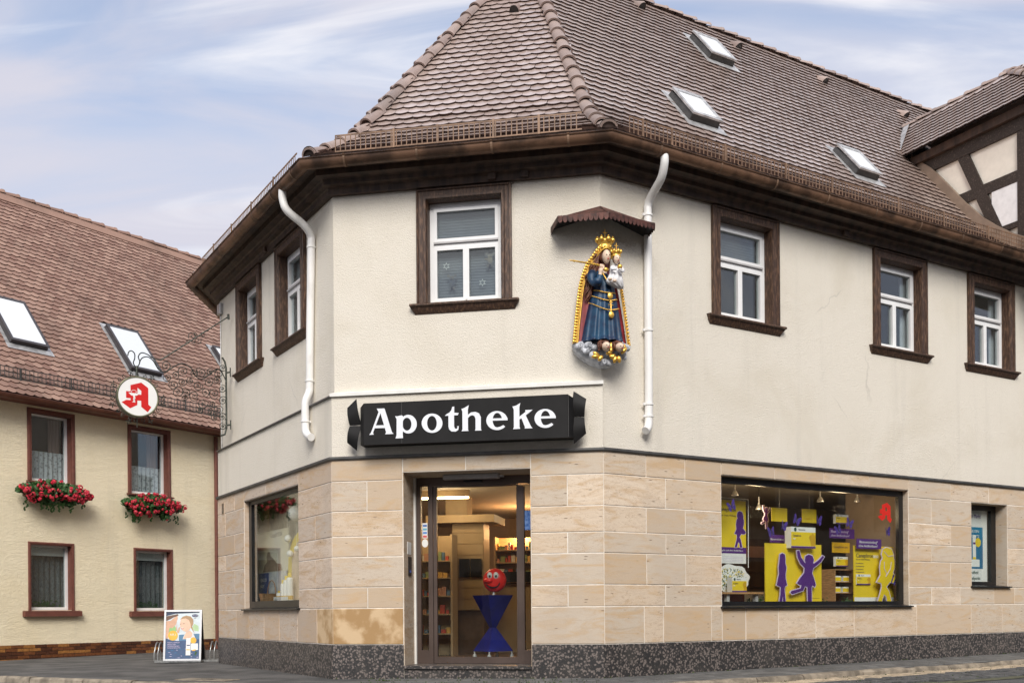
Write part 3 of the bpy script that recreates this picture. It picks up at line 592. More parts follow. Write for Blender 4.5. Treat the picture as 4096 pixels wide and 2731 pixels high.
def downpipe(w_, pts, clips, label):
    dp = link('downpipe', None, PH, w_.M @ T(pts[-1][0], -pts[-1][1], pts[-1][2])); tag(dp, label)
    MB().tube(bez([(u, -o, z) for u, o, z in pts], 8), .052, 14).build('pipe', m['pipe'], dp, w_.M, 60)
    for u, o, z in clips:
        q = MB(); q.lathe([(.054, -.012), (.062, -.010), (.062, .010), (.054, .012)], 14, (u, -o, z)); q.box(u-.01, u+.01, -o+.05, .07, z-.012, z+.012); q.box(u-.085, u-.055, -o-.012, -o+.012, z-.014, z+.014); q.build('pipe_clip', m['pipe'], dp, w_.M)
    u, o, z = pts[0]; MB().tube([(u, -o, z+.04), (u, -o, z-.02)], .045, 12).build('outlet', m['gutter'], dp, w_.M)
downpipe(WL, [(4.62, .40, 6.40), (4.62, .395, 6.27), (4.64, .34, 6.13), (4.65, .12, 5.98), (4.61, .005, 5.86), (4.60, -.0, 5.70), (4.53, -.0, 4.6), (4.50, .0, 3.92), (4.50, .01, 3.80), (4.50, .055, 3.68), (4.50, .065, 3.58), (4.50, .065, 3.33), (4.52, .062, 3.25), (4.60, .055, 3.19), (4.68, .05, 3.165)], [(4.60, 0, 5.72), (4.50, .0, 3.95), (4.50, .065, 3.40)], 'white downpipe on the left wall with bent foot')
downpipe(WR, [(.66, .40, 6.40), (.665, .395, 6.29), (.69, .30, 6.15), (.72, .08, 6.02), (.725, .0, 5.92), (.722, .0, 5.75), (.718, .0, 4.5), (.715, .0, 3.5), (.71, .0, 3.25), (.70, .01, 3.17), (.665, .035, 3.11), (.62, .05, 3.075)], [(.724, 0, 5.80), (.716, 0, 4.35), (.712, 0, 3.42), (.712, 0, 3.27)], 'white downpipe on the right wall beside the statue')
# ------------------------------------------------------------------ roof of the corner building
EO, EZ = .40, 6.505
PROF = [(0, 0), (.3, .175), (.6, .40), (.85, .615), (1.0, .77), (1.2, .995)]     # kicked eaves, then straight
TAN = 1.213; DR_ = 4.55
PROF += [(DR_, .995+(DR_-1.2)*TAN)]
SL = [0]
for (a, z), (c, e) in zip(PROF, PROF[1:]): SL.append(SL[-1]+math.hypot(c-a, e-z))
def atS(s):
    for i in range(len(PROF)-1):
        if s <= SL[i+1] or i == len(PROF)-2:
            f = (s-SL[i])/(SL[i+1]-SL[i]); (a, z), (c, e) = PROF[i], PROF[i+1]; return a+(c-a)*f, z+(e-z)*f, math.atan2(e-z, c-a)
def atD(d):
    for (a, z), (c, e) in zip(PROF, PROF[1:]):
        if d <= c or c == DR_: return z+(e-z)*(d-a)/(c-a)
roof = link('roof', None, PH, WM[PH.name])
b = MB()
for i in range(4):
    for (d0, z0), (d1, z1) in zip(PROF, PROF[1:]):
        b.add([(*cpt(i, EO-d0), EZ+z0-.012), (*cpt(i+1, EO-d0), EZ+z0-.012), (*cpt(i+1, EO-d1), EZ+z1-.012), (*cpt(i, EO-d1), EZ+z1-.012)], [(0, 1, 2, 3)])
e4, e3 = cpt(4, EO-DR_), cpt(3, EO-DR_); bk = WR.n*-6
b.add([(*e3, EZ+PROF[-1][1]-.012), (*e4, EZ+PROF[-1][1]-.012), (*(e4+bk), 6.0), (*(e3+bk), 6.0)], [(0, 1, 2, 3)])
b.build('underlay', m['batten'], roof)
TW, TG = .182, .160
def tile_mesh(mat, w=.180, l=.255, lift=.034, th=.022, sag=.046):
    q = MB(); arc = [(-w/2+w*k/6, sag*(1-math.cos((k/6-.5)*math.pi*.62))/(1-math.cos(.31*math.pi))) for k in range(7)]
    H = lambda s_: lift*(1-s_/l)+.004
    top = [(x, s_, H(s_)) for x, s_ in arc]+[(w/2, l, H(l)), (-w/2, l, H(l))]
    q.add(top+[(x, s_+.002, H(s_)-th) for x, s_ in arc], [tuple(range(9))]+[(k, 9+k, 10+k, k+1) for k in range(6)]+[(0, 8, 9), (6, 15, 7)])
    return q
def tile_M(w_, u, d, z, ang, org=None):
    t, n_ = w_.t, w_.n; up = Vector((-n_.x*math.cos(ang), -n_.y*math.cos(ang), math.sin(ang))); x = Vector((t.x, t.y, 0)); nm = x.cross(up)
    P = w_.P(u, EO-d, EZ+z)
    return Matrix(((x.x, up.x, nm.x, P.x), (x.y, up.y, nm.y, P.y), (x.z, up.z, nm.z, P.z), (0, 0, 0, 1)))
CE = (8.45, 2.2)     # where the dormer cheek meets the roof
def dormer_hides(u, d):
    if d < 2.2: return u > 8.52
    if d < 3.30: return u > 8.40+(d-2.2)*1.0
    return False
tiles = []
for i, w_ in ((1, WL), (2, WF), (3, WR)):
    nr = int((SL[-1]-.02)/TG)
    for r in range(nr):
        s_ = -.02+r*TG; d, z, ang = atS(max(s_, 0));
        if s_ < 0: d, z = s_*math.cos(ang), s_*math.sin(ang)
        dm = d+.09*math.cos(ang); ul, ur = uof(w_, cpt(i, EO-dm)), uof(w_, cpt(i+1, EO-dm))
        k0 = math.floor(ul/TW)-1; u = k0*TW+(TW/2 if r % 2 else 0)
        while u < ur+.02:
            if u > ul-.02 and not (w_ is WR and (dormer_hides(u, dm) or u > 13.4)):
                jit = Matrix.Rotation(R0.gauss(0, .008), 4, 'Z') @ Matrix.Rotation(R0.gauss(0, .006), 4, 'Y') @ T(R0.gauss(0, .0015), R0.gauss(0, .003), abs(R0.gauss(0, .0022)))
                M_ = tile_M(w_, u, d, z, ang) @ jit; tiles.append(((M_.translation-Vector((0, 0, .84))).length+(8 if w_ is WL else 0), M_))
            u += TW
tiles.sort(key=lambda t_: t_[0])
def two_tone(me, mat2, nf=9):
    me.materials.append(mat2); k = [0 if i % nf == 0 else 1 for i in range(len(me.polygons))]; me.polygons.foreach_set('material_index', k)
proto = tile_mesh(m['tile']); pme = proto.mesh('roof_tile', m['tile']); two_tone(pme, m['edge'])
for d_, M_ in tiles[:300]: link('roof_tile', pme, roof, M_)
b = MB(); pv = [Vector(v) for v in proto.v]
for d_, M_ in tiles[300:]: b.add([M_ @ v for v in pv], proto.f)
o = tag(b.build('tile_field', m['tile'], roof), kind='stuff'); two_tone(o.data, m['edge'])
# cap tiles on hips and ridge
def cap_mesh(L=.40, r0=.100, r1=.080):
    q = MB(); rings = []
    for x, r, in ((0, r0*.98), (0, r0*1.10), (.035, r0*1.10), (.045, r0), (L*.6, (r0+r1)/2+.004), (L, r1)):
        rings.append([(x, r*math.cos(a), .82*r*math.sin(a)-.035) for a in [math.pi*k/8 for k in range(9)]])
    rings[0] = [(0, v[1]*.9, v[2]*.9-.01) for v in rings[0]]
    return q.loft(rings, caps=False, closed=False)
capm = cap_mesh().mesh('cap_tile', m['cap'], 50)
def cap_run(path, nm, parent, step=.335, me=None, lift=.06, end=True):
    L = [0]
    for p, q_ in zip(path, path[1:]): L.append(L[-1]+(q_-p).length)
    s_ = .0; k = 0
    while s_ < L[-1]-.1:
        for i in range(len(path)-1):
            if s_ <= L[i+1]: break
        f = (s_-L[i])/(L[i+1]-L[i]); P = path[i].lerp(path[i+1], f); x = (path[i+1]-path[i]).normalized(); y = Vector((0, 0, 1)).cross(x).normalized(); z = x.cross(y)
        x = (x+z*-.055).normalized(); z = x.cross(y); P = P+z*lift
        M_ = Matrix(((x.x, y.x, z.x, P.x), (x.y, y.y, z.y, P.y), (x.z, y.z, z.z, P.z), (0, 0, 0, 1))) @ Matrix.Rotation(R0.gauss(0, .03), 4, 'Z') @ Matrix.Rotation(R0.gauss(0, .02), 4, 'Y')
        link(nm, me or capm, parent, M_)
        if k == 0 and end:
            q = MB(); q.add([(.02, .118*math.cos(a), .105*math.sin(a)-.035) for a in [math.pi*j/8 for j in range(9)]], [tuple(range(9))]); q.build('mortar_plug', m['batten'], parent, M_)
        s_ += step; k += 1
for i in (1, 2, 3):
    cap_run([Vector((*cpt(i, EO-d), EZ+atD(d))) for d in (.08, .3, .6, .85, 1.0, 1.2, 4.5)], 'hip_tile', roof)
cap_run([WR.P(u, EO-DR_, EZ+PROF[-1][1]) for u in (0.2, 13.6)][::-1] if False else [WR.P(13.6, EO-DR_, EZ+PROF[-1][1]), WR.P(.2, EO-DR_, EZ+PROF[-1][1])], 'ridge_tile', roof, lift=.03)
# snow guards
def guard(w_, u0, u1, posts, mids, d=.10):
    g = link('snow_guard', None, PH, w_.M @ T((u0+u1)/2, d-EO, EZ)); zb = EZ+atD(d)+.035; y = d-EO
    q = MB()
    for z, h in [(zb, .016), (zb+.20, .016)]+[(zb+.20*f, .010) for f in mids]: q.box(u0, u1, y-.006, y+.006, z-h/2, z+h/2)
    q.build('rails', m['rail'], g, w_.M)
    q = MB(); u = u0
    while u <= u1+.001: q.box(u-.006, u+.006, y-.010, y-.004, zb-.01, zb+.205); u += .066
    q.build('bars', m['rail'], g, w_.M)
    for u in posts:
        q = MB(); q.box(u-.014, u+.014, y-.022, y-.010, zb-.075, zb+.215); q.box(u-.012, u+.012, y-.02, y+.35, zb-.045, zb-.035); q.build('guard_bracket', m['rail'], g, w_.M)
guard(WF, .20, 3.30, (.96, 1.52, 2.22, 2.78), ())
guard(WR, .20, 9.6, (.40, .86, 1.75, 2.85, 3.75, 5.15, 6.2, 7.3, 8.4, 9.3), (.33, .66))
guard(WL, .3, 4.9, (1, 2, 3, 4), ())
# roof windows and tile vents
def roof_window(w_, u0, u1, d0, d1, parent, ang, P_of, raised=.14, mats=('zinc', 'flash'), glass='skyglass', nm='roof_window', label=None):
    o = P_of((u0+u1)/2, d0); rw = link(nm, None, parent, o)
    if label: tag(rw, label)
    L = (d1-d0)/math.cos(ang); W_ = u1-u0; o = o
    q = MB(); q.add([(-W_/2, 0, 0), (W_/2, 0, 0), (W_/2, L, 0), (-W_/2, L, 0), (-W_/2+.02, .02, raised), (W_/2-.02, .02, raised), (W_/2-.02, L, raised*.75), (-W_/2+.02, L, raised*.75)], [(0, 1, 5, 4), (1, 2, 6, 5), (2, 3, 7, 6), (3, 0, 4, 7)]); q.build('kerb_frame', m[mats[1]], rw, o)
    q = MB()
    for x0, x1, s0, s1 in ((-W_/2, -W_/2+.055, -.01, L), (W_/2-.055, W_/2, -.01, L), (-W_/2+.055, W_/2-.055, -.01, .06), (-W_/2+.055, W_/2-.055, L-.07, L)):
        q.box(x0, x1, s0, s1, raised-.005, raised+.022)
    q.build('sash', m[mats[0]], rw, o)
    MB().box(-W_/2+.05, W_/2-.05, .05, L-.06, raised+.004, raised+.012).build('pane', m[glass], rw, o)
    q = MB(); q.box(-W_/2-.09, W_/2+.09, -.16, -.005, .032, .040); q.box(-W_/2-.08, -W_/2-.004, 0, L+.05, .03, .038); q.box(W_/2+.004, W_/2+.08, 0, L+.05, .03, .038); q.box(-W_/2-.08, W_/2+.08, L+.005, L+.12, .03, .038); q.build('flashing', m['zinc'], rw, o)
mg, nt, bb = newmat('roof_window_glass'); bb.inputs['Base Color'].default_value = (.85, .88, .90, 1); bb.inputs['Roughness'].default_value = .04; bb.inputs['Specular IOR Level'].default_value = .9; bb.inputs['Coat Weight'].default_value = 1.0; bb.inputs['Coat IOR'].default_value = 2.2; m['skyglass'] = mg  # white base colour stands in for bright sky mirrored in the panes
AN = math.atan(TAN)
PR = lambda u, d: tile_M(WR, u, d, atD(d), AN)
for u0, u1, d0, d1, lb in ((4.46, 5.02, 3.35, 3.84, 'highest roof window on the right slope'), (2.30, 2.86, 1.42, 1.87, 'roof window above the first right wall window'), (5.74, 6.28, 1.38, 1.84, 'roof window nearest the dormer')): roof_window(WR, u0, u1, d0, d1, roof, AN, PR, label=lb)
def vent(M_):
    v_ = link('roof_vent', None, roof, M_)
    q = MB(); q.loft([[(.075*math.cos(a), s_, h*math.sin(a)) for a in [math.pi*k/8 for k in range(9)]] for s_, h in ((0, .11), (.04, .115), (.26, .02))], caps=False, closed=False); q.build('hood', m['cap'], v_, M_, 60)
    q = MB(); q.add([(.070*math.cos(a), .015, .102*math.sin(a)) for a in [math.pi*k/8 for k in range(9)]], [tuple(range(9))]); q.build('mouth', m['black'], v_, M_)
for u, d in ((3.76, 4.25), (5.91, 4.13), (8.10, 4.05), (10.3, 3.9)): vent(PR(u, d) @ T(0, 0, .02))
vent(tile_M(WF, 1.95, 3.12, atD(3.12), AN) @ T(0, 0, .02))

# ------------------------------------------------------------------ half-timbered dormer on the right slope
e_ = Vector((.46, -.888)).normalized(); m_ = Vector((-e_.y, e_.x)); P0 = Vector(WR.P(CE[0], EO-CE[1])[:2])
MD = Matrix(((e_.x, m_.x, 0, P0.x), (e_.y, m_.y, 0, P0.y), (0, 0, 1, 0), (0, 0, 0, 1)))   # x outward along cheek, y into dormer, z up
DO = link('dormer', None, PH, MD @ T(1, 0, 7.5)); tag(DO, 'half-timbered dormer with cream infill on the right slope')
XF = 2.75                     # front of the dormer
def zroof(x): return EZ+atD(max(0, min(DR_, CE[1]-x)))
MB().add([(-.6, .03, 9.0), (XF, .03, 9.0), (XF, .03, 6.4), (1.9, .03, 6.45), (0, .03, 8.4)], [(0, 1, 2, 3, 4)]).build('cheek_wall', m['panel'], DO, MD)
MB().box(XF-.03, XF, .03, 2.0, 6.3, 9.0).build('front_wall', m['panel'], DO, MD)
def beam(pts, nm='timber_beam', y0=-.012, mat='timber'): MB().prism(pts, y0, .05).build(nm, m[mat], DO, MD)
def stick(x0, z0, x1, z1, w): 
    d = Vector((x1-x0, z1-z0)).normalized(); n_ = Vector((-d.y, d.x))*w/2; beam([(x0+n_.x, z0+n_.y), (x0-n_.x, z0-n_.y), (x1-n_.x, z1-n_.y), (x1+n_.x, z1+n_.y)])
beam([(-.35, 8.57), (XF, 8.57), (XF, 8.78), (-.35, 8.78)], y0=-.02)
beam([(-.35, 8.785), (XF+.1, 8.785), (XF+.1, 8.93), (-.35, 8.93)], 'eaves_beam', -.10, 'wood'); beam([(.3, 7.76), (1.99, 7.76), (1.99, 7.945), (.3, 7.945)], y0=-.010)
stick(.93, 8.60, 1.62, 7.05, .20); beam([(1.985, 6.6), (2.16, 6.6), (2.16, 8.565), (1.985, 8.565)], y0=-.014); beam([(1.7, 7.03), (XF, 7.03), (XF, 7.12), (1.7, 7.12)]); beam([(2.61, 6.6), (XF+.02, 6.6), (XF+.02, 8.565), (2.61, 8.565)], y0=-.016)
MB().box(1.50, 1.982, -.004, .04, 7.125, 7.757).build('white_infill', m['panelw'], DO, MD)
q = MB(); xs_ = [-.15, .3, .7, 1.0, 1.2, 1.35, 1.6, 1.9, 2.2]
pl = [(x, zroof(x)+(.27 if x > .05 else .12)) for x in xs_]+[(x, zroof(x)-.05) for x in xs_[::-1]]
q.prism(pl, -.045, .02); q.build('cheek_flashing', m['browntin'], DO, MD)
# dormer roof: slope facing left
EZd, EYd, RYd, RZd = 8.95, -.24, 1.0, 10.17; dang = math.atan2(RZd-EZd, RYd-EYd); dsl = math.hypot(RZd-EZd, RYd-EYd)
droof = link('dormer_roof', None, DO, MD @ T(1, 0, 9))
def DP(x, s_, h=0): return MD @ Vector((x, EYd+s_*math.cos(dang)-h*math.sin(dang), EZd+s_*math.sin(dang)+h*math.cos(dang)))
MB().add([DP(-.30, 0, -.01), DP(XF+.15, 0, -.01), DP(1.15, dsl, -.01), DP(-1.26, dsl, -.01)], [(0, 1, 2, 3)]).build('underlay', m['batten'], droof)
MB().add([DP(XF+.15, 0, -.01), DP(1.15, dsl, -.01), MD @ Vector((XF+.15, 2.2, EZd))], [(0, 1, 2)]).build('front_hip', m['tile'], droof)
MB().add([DP(1.15, dsl, -.01), DP(-1.26, dsl, -.01), MD @ Vector((-.3, 2.2, EZd)), MD @ Vector((XF+.15, 2.2, EZd))], [(0, 1, 2, 3)]).build('back_slope', m['tile'], droof)
b = MB(); r = 0; s_ = -.02
while s_ < dsl-.08:
    xl = -.30-.96*max(0, s_)/dsl-.06; xr = XF+.15-(XF-1.0)*(max(s_, 0)+.1)/dsl
    xa = math.floor(xl/TW)*TW+(TW/2 if r % 2 else 0)
    big = s_ > dsl-.36
    if big: pass
    while xa < xr:
        if xa > xl:
            P = DP(xa, s_); X = MD.to_3x3() @ Vector((1, 0, 0)); U = MD.to_3x3() @ Vector((0, math.cos(dang), math.sin(dang))); Nn = X.cross(U)
            M_ = Matrix(((X.x, U.x, Nn.x, P.x), (X.y, U.y, Nn.y, P.y), (X.z, U.z, Nn.z, P.z), (0, 0, 0, 1))) @ Matrix.Rotation(R0.gauss(0, .01), 4, 'Z')
            if big: M_ = M_ @ Matrix.Diagonal((1, 1.65, 1, 1))
            b.add([M_ @ v for v in pv], proto.f)
        xa += TW
    r += 1; s_ += TG
    if big: break
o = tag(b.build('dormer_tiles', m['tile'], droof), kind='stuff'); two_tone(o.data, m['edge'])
cap_run([DP(-1.2, dsl), DP(1.12, dsl)], 'ridge_tile', droof, .36, lift=.01)
cap_run([DP(XF+.12, .02), DP(1.15, dsl)], 'hip_tile', droof, .33, lift=.03)
q = MB(); q.add([DP(-1.16, dsl-.05, .045), DP(-1.02, dsl-.05, .05), DP(-.20, -.02, .05), DP(-.36, -.02, .045)], [(0, 1, 2, 3)]); q.build('valley_flashing', m['zinc'], droof)
# ------------------------------------------------------------------ rooms behind the windows
lam = {}
m['cream'] = simple('cream_shop_furniture', (.50, .37, .22), .5, var=.05); m['floorw'] = simple('brown_shop_floor', (.14, .085, .05), .4, var=.2); m['ceil'] = simple('shop_ceiling', (.42, .38, .33), .8, var=.03)
m['shopwall'] = simple('shop_back_wall', (.30, .235, .18), .8, var=.06)
room = thing('shop_interior', 'shop room behind the windows and entrance', 'room', T(0, 18, .16)); room['kind'] = 'structure'; del room['category']
ins = [cpt(i, -.40) for i in (1, 2, 3)]+[Vector(WR.P(9.6, -.40)[:2])]; ins[0] = Vector(WL.P(.35, -.40)[:2])
backp = [Vector(WR.P(9.6, -3.4)[:2]), Vector(WR.P(2.8, -3.6)[:2]), Vector(WF.P(3.6, -8.0)[:2]), Vector(WF.P(-.8, -8.0)[:2]), Vector(WL.P(.35, -3.0)[:2])]
poly = [(p.x, p.y) for p in ins+backp]
outer = [(p.x, p.y) for p in [cpt(1, -.075), cpt(2, -.075), cpt(3, -.075), Vector(WR.P(9.9, -.075)[:2])]]+[(p.x, p.y) for p in backp]
MB().slab(outer, .05, .150).build('shop_floor', m['floorw'], room); MB().slab(outer, 2.70, 2.76).build('shop_ceiling', m['ceil'], room)
bw = [ins[-1]]+backp+[ins[0]]
q = MB()
for a, c in zip(bw, bw[1:]): q.add([(a.x, a.y, .15), (c.x, c.y, .15), (c.x, c.y, 2.70), (a.x, a.y, 2.70)], [(0, 1, 2, 3)])
q.build('shop_wall', m['shopwall'], room)
# upper floor: dark closed rooms
up_ = [(p.x, p.y) for p in [cpt(1, -.37), cpt(2, -.37), cpt(3, -.37), Vector(WR.P(14.5, -.37)[:2]), Vector(WR.P(14.5, -4)[:2]), Vector(WR.P(2.0, -4.2)[:2]), Vector(WL.P(.3, -3.6)[:2])]]
q = MB(); q.slab(up_, 2.9, 2.95); q.slab(up_, 6.2, 6.25)
for a, c in zip(up_[3:], up_[4:]+up_[:0]): q.add([(a[0], a[1], 2.95), (c[0], c[1], 2.95), (c[0], c[1], 6.2), (a[0], a[1], 6.2)], [(0, 1, 2, 3)])
q.build('upper_rooms', m['darkroom'], room)
# window stage behind the big window and inner piers that close the gaps between opening and room
def wbox(w_, u0, u1, o0, o1, z0, z1, nm, mat, parent): return MB().box(u0, u1, o0, o1, z0, z1).build(nm, m[mat], parent, w_.M)
wbox(WR, 1.75, 5.95, .17, 1.25, .55, .90, 'window_stage', 'shopwall', room); wbox(WR, 7.1, 8.4, .36, .7, .9, 1.2, 'window_stage', 'shopwall', room); wbox(WL, 1.3, 4.2, .16, .8, .6, .96, 'window_stage', 'shopwall', room)
q = MB()
for w_, u0, u1 in ((WR, .0, 1.9), (WR, 5.78, 7.26), (WR, 8.26, 9.9)): q.add([tuple(w_.P(u0, -.08, .15)), tuple(w_.P(u1, -.08, .15)), tuple(w_.P(u1, -.08, 2.7)), tuple(w_.P(u0, -.08, 2.7))], [(0, 1, 2, 3)])
q.build('inner_lining', m['shopwall'], room)
wbox(WR, 5.86, 5.92, .12, 1.3, .9, 2.7, 'partition', 'shopwall', room)
# warm lamps of the shop
def lamp(nm, loc, e, size=.25, colr=(1, .72, .42)):
    ld = bpy.data.lights.new(nm, 'POINT'); ld.energy = e; ld.color = colr; ld.shadow_soft_size = size; o = bpy.data.objects.new(nm, ld); col.objects.link(o); o.location = loc
m['lamp'] = m_emit('warm_lamp', (1.0, .72, .35), 14); m['lampw'] = m_emit('shelf_light', (1.0, .45, .15), 3.0)
th = thing('ceiling_lamp', 'warm lit tube lamp on the shop ceiling behind the door', 'lamp', WF.M @ T(.85, 2.5, 2.6))
q = MB(); q.box(.45, 1.25, 2.48, 2.54, 2.56, 2.66); q.build('housing', m['cream'], th, WF.M); q = MB(); q.tube([(.47, 2.51, 2.545), (1.23, 2.51, 2.545)], .016, 8); q.build('tube', m['lamp'], th, WF.M)
lamp('ceiling_tube_light', WF.P(.85, -2.5, 2.4), 11); lamp('shop_light', WF.P(2.2, -4.6, 2.45), 10)
lamp('shelf_lamp', WF.P(1.5, -5.6, 2.25), 22, .1, (1, .5, .2))
LAMPS = ((3.09, .95, 2.52, 'nearest the left end'), (3.52, .9, 2.33, 'hanging lowest over the middle panel'), (4.82, .9, 2.51, 'third along the track'), (5.55, .8, 2.53, 'nearest the red letter'))
for i, (u, o, z, lb) in enumerate(LAMPS):
    th = thing('spot_lamp', 'small spot lamp over the display, '+lb, 'lamp', WR.M @ T(u, o, z), 'spot lamps over the display window')
    q = MB(); q.lathe([(.012, .16), (.012, .05), (.02, .045), (.055, -.02), (.052, -.03)], 12, (u, o, z)); q.build('shade', m['alu'], th, WR.M, 40); q = MB(); q.lathe([(.001, -.026), (.045, -.027), (.045, -.029), (.001, -.030)], 12, (u, o, z)); q.build('bulb', m['lamp'], th, WR.M)
    q = MB(); q.tube([(u, o, z+.15), (u, o, 2.70)], .005, 6); q.build('cord', m['black'], th, WR.M)
lamp('track_light_a', WR.P(3.3, -.75, 2.25), 4.5, .12); lamp('track_light_b', WR.P(5.0, -.7, 2.3), 4.5, .12)
# shop furniture seen through the door
def rows_of_packs(q, u0, u1, y, zs, rng, h=(.05, .14), w=(.025, .08)):
    for z in zs:
        u = u0
        while u < u1-.03:
            ww = rng.uniform(*w); hh = rng.uniform(*h); q.append((u, min(u+ww, u1), y+rng.uniform(0, .03), z, z+hh)); u += ww+rng.uniform(.003, .02)
packs = [simple('pack_%d' % i, c, .5, var=.1) for i, c in enumerate(((.55, .10, .07), (.75, .70, .62), (.72, .45, .12), (.12, .22, .35), (.60, .32, .22), (.28, .35, .16)))]
def shelf_unit(nm, label, w_, u0, u1, y, dep, z0, z1, shelves, mat, seed, glow=None):
    th = thing(nm, label, 'shelf', w_.M @ T((u0+u1)/2, y, z0)); rng = random.Random(seed)
    q = MB(); q.box(u0, u0+.03, y, y+dep, z0, z1); q.box(u1-.03, u1, y, y+dep, z0, z1); q.box(u0+.031, u1-.031, y+dep-.02, y+dep, z0, z1); q.build('carcass', m[mat], th, w_.M)
    for z in shelves: MB().box(u0+.032, u1-.032, y+.01, y+dep-.022, z-.02, z).build('shelf_board', m[mat], th, w_.M)
    pk = []; rows_of_packs(pk, u0+.05, u1-.05, y+.03, shelves, rng)
    for a, c, yy, z, zt in pk: MB().box(a, c, yy, yy+.06, z+.001, zt).build('pack', packs[rng.randrange(6)], th, w_.M)
    return th
shelf_unit('product_shelf', 'tall shelf of small packs left behind the entrance door', WF, .05, .90, 2.8, .35, .15, 2.02, (.5, .8, 1.08, 1.36, 1.62), 'cream', 3)
shelf_unit('lit_shelf', 'glowing orange lit shelf of packs deep in the shop', WF, 1.02, 2.2, 5.4, .35, .9, 2.15, (1.2, 1.45, 1.7, 1.92), 'cream', 5)
th = thing('slat_wall_unit', 'cream slatted display unit in the middle of the shop', 'display unit', WF.M @ T(1, 3.5, .15)); q = MB(); q.box(.72, 1.235, 3.55, 4.0, .85, 2.27); q.build('core', m['cream'], th, WF.M)
for k in range(8): MB().box(.725, 1.23, 3.535, 3.55, .86+.176*k, 1.025+.176*k).build('slat', m['cream'], th, WF.M)
MB().box(.74, 1.22, 3.6, 4.0, .15, .85).build('plinth', m['floorw'], th, WF.M)
th = thing('header_beam', 'cream header beam above the slatted display unit', 'beam', WF.M @ T(1, 3.3, 2.25)); MB().box(.35, 1.46, 3.3, 4.2, 2.24, 2.36).build('beam', m['cream'], th, WF.M); MB().box(.6, .95, 3.6, 4.0, 2.361, 2.70).build('post', m['cream'], th, WF.M)
th = thing('dark_screen', 'pair of dark flat screens on the slatted unit', 'screen', WF.M @ T(1.03, 3.4, 1.38))
for a, c in ((.845, 1.015), (1.03, 1.205)): q = MB(); q.cbox(a, c, 3.48, 3.52, 1.385, 1.675, .008); q.build('panel', m['black'], th, WF.M)
th = thing('sales_counter', 'dark topped sales counter deep in the shop', 'counter', WF.M @ T(2, 4.2, .15)); MB().box(1.30, 3.2, 4.2, 4.8, .15, 1.26).build('front', m['cream'], th, WF.M); MB().box(1.28, 3.22, 4.15, 4.85, 1.262, 1.30).build('counter_top', m['floorw'], th, WF.M); MB().box(1.30, 1.9, 4.1, 4.14, 1.31, 1.48).build('screen', m['black'], th, WF.M)
# blue hourglass stand with round red balloon face
m['standblue'] = simple('blue_stand_fabric', (.008, .013, .16), .4, var=.2); m['ballred'] = simple('red_balloon', (.85, .02, .015), .35, var=.03)
cu_, cy_ = 1.745, 1.75
th = thing('hourglass_stand', 'dark blue hourglass shaped display stand behind the door', 'display stand', WF.M @ T(cu_, cy_, .16))
def pyr(q, z0, h0, z1, h1): q.loft([[(cu_+h*x, cy_+h*y, z) for x, y in ((-1, -1), (1, -1), (1, 1), (-1, 1))] for z, h in ((z0, h0), (z1, h1))])
RM = WF.M @ T(cu_, cy_, 0) @ RZ(rad(45)) @ T(-cu_, -cy_, 0)
q = MB(); pyr(q, .27, .205, .60, .035); q.build('lower_cone', m['standblue'], th, RM); q = MB(); pyr(q, .602, .035, 1.06, .208); q.build('upper_cone', m['standblue'], th, RM)
for x, y in ((-.19, -.19), (.19, -.19), (.19, .19), (-.19, .19)): q = MB(); q.lathe([(.02, .16), (.03, .18), (.03, .21), (.012, .23), (.012, .27)], 10, (cu_+x, cy_+y, 0)); q.build('castor', m['alu'], th, RM)
th = thing('balloon_face', 'round red smiling face on top of the blue hourglass stand', 'decoration', WF.M @ T(1.775, 1.75, 1.09))
bx, by, bz = 1.775, 1.75, 1.272
q = MB(); q.ell((bx, by, bz), (.170, .09, .170), 24, 14); q.build('ball', m['ballred'], th, WF.M, 179)
for dx_ in (-.055, .035): q = MB(); q.ell((bx+dx_, by-.078, bz+.065), (.038, .02, .05), 12, 8); q.build('eye', m['white'], th, WF.M, 179); q = MB(); q.ell((bx+dx_+.004, by-.098, bz+.055), (.014, .006, .02), 8, 6); q.build('pupil', m['black'], th, WF.M, 179)
q = MB(); q.ell((bx-.075, by-.085, bz-.005), (.07, .035, .035), 12, 8); q.build('nose', m['ballred'], th, WF.M, 179)
q = MB(); q.tube(bez([(bx-.11, by-.076, bz-.06), (bx-.03, by-.088, bz-.10), (bx+.05, by-.083, bz-.09), (bx+.09, by-.075, bz-.04)], 6), .008, 6); q.build('mouth', m['black'], th, WF.M)
q = MB(); q.tube([(bx-.01, by, bz-.16), (bx-.02, by, 1.06)], .014, 8); q.build('neck', m['white'], th, WF.M)
for z0, c in ((1.62, (.8, .8, .8)), (1.52, (.8, .82, .85))): pass
th = thing('door_sticker', 'strip of small card stickers and white round sticker on the left door glass', 'sticker', WF.M @ T(1.09, .53, 1.75)); q = MB(); q.box(1.055, 1.125, .534, .537, 1.80, 2.0); q.build('strip', m['white'], th, WF.M)
for k, c in enumerate(((.6, .1, .1), (.1, .25, .6), (.15, .45, .6), (.1, .2, .5))): q = MB(); q.box(1.063, 1.117, .5325, .534, 1.81+.047*k, 1.838+.047*k); q.build('card_mark', simple('card_%d' % k, c, .5), th, WF.M)
q = MB(); q.add([(1.09+.043*math.cos(a), .5335, 1.735+.055*math.sin(a)) for a in [2*math.pi*k/20 for k in range(20)]], [tuple(range(20))]); q.build('round_mark', m['white'], th, WF.M)
th = thing('blue_sticker', 'blue rectangular sticker on the right door side pane', 'sticker', WF.M @ T(2.47, .53, 1.9)); MB().box(2.424, 2.522, .534, .537, 1.88, 2.13).build('sheet', simple('sticker_blue', (.03, .13, .45), .4, c2=(.2, .35, .7), scale=25), th, WF.M)
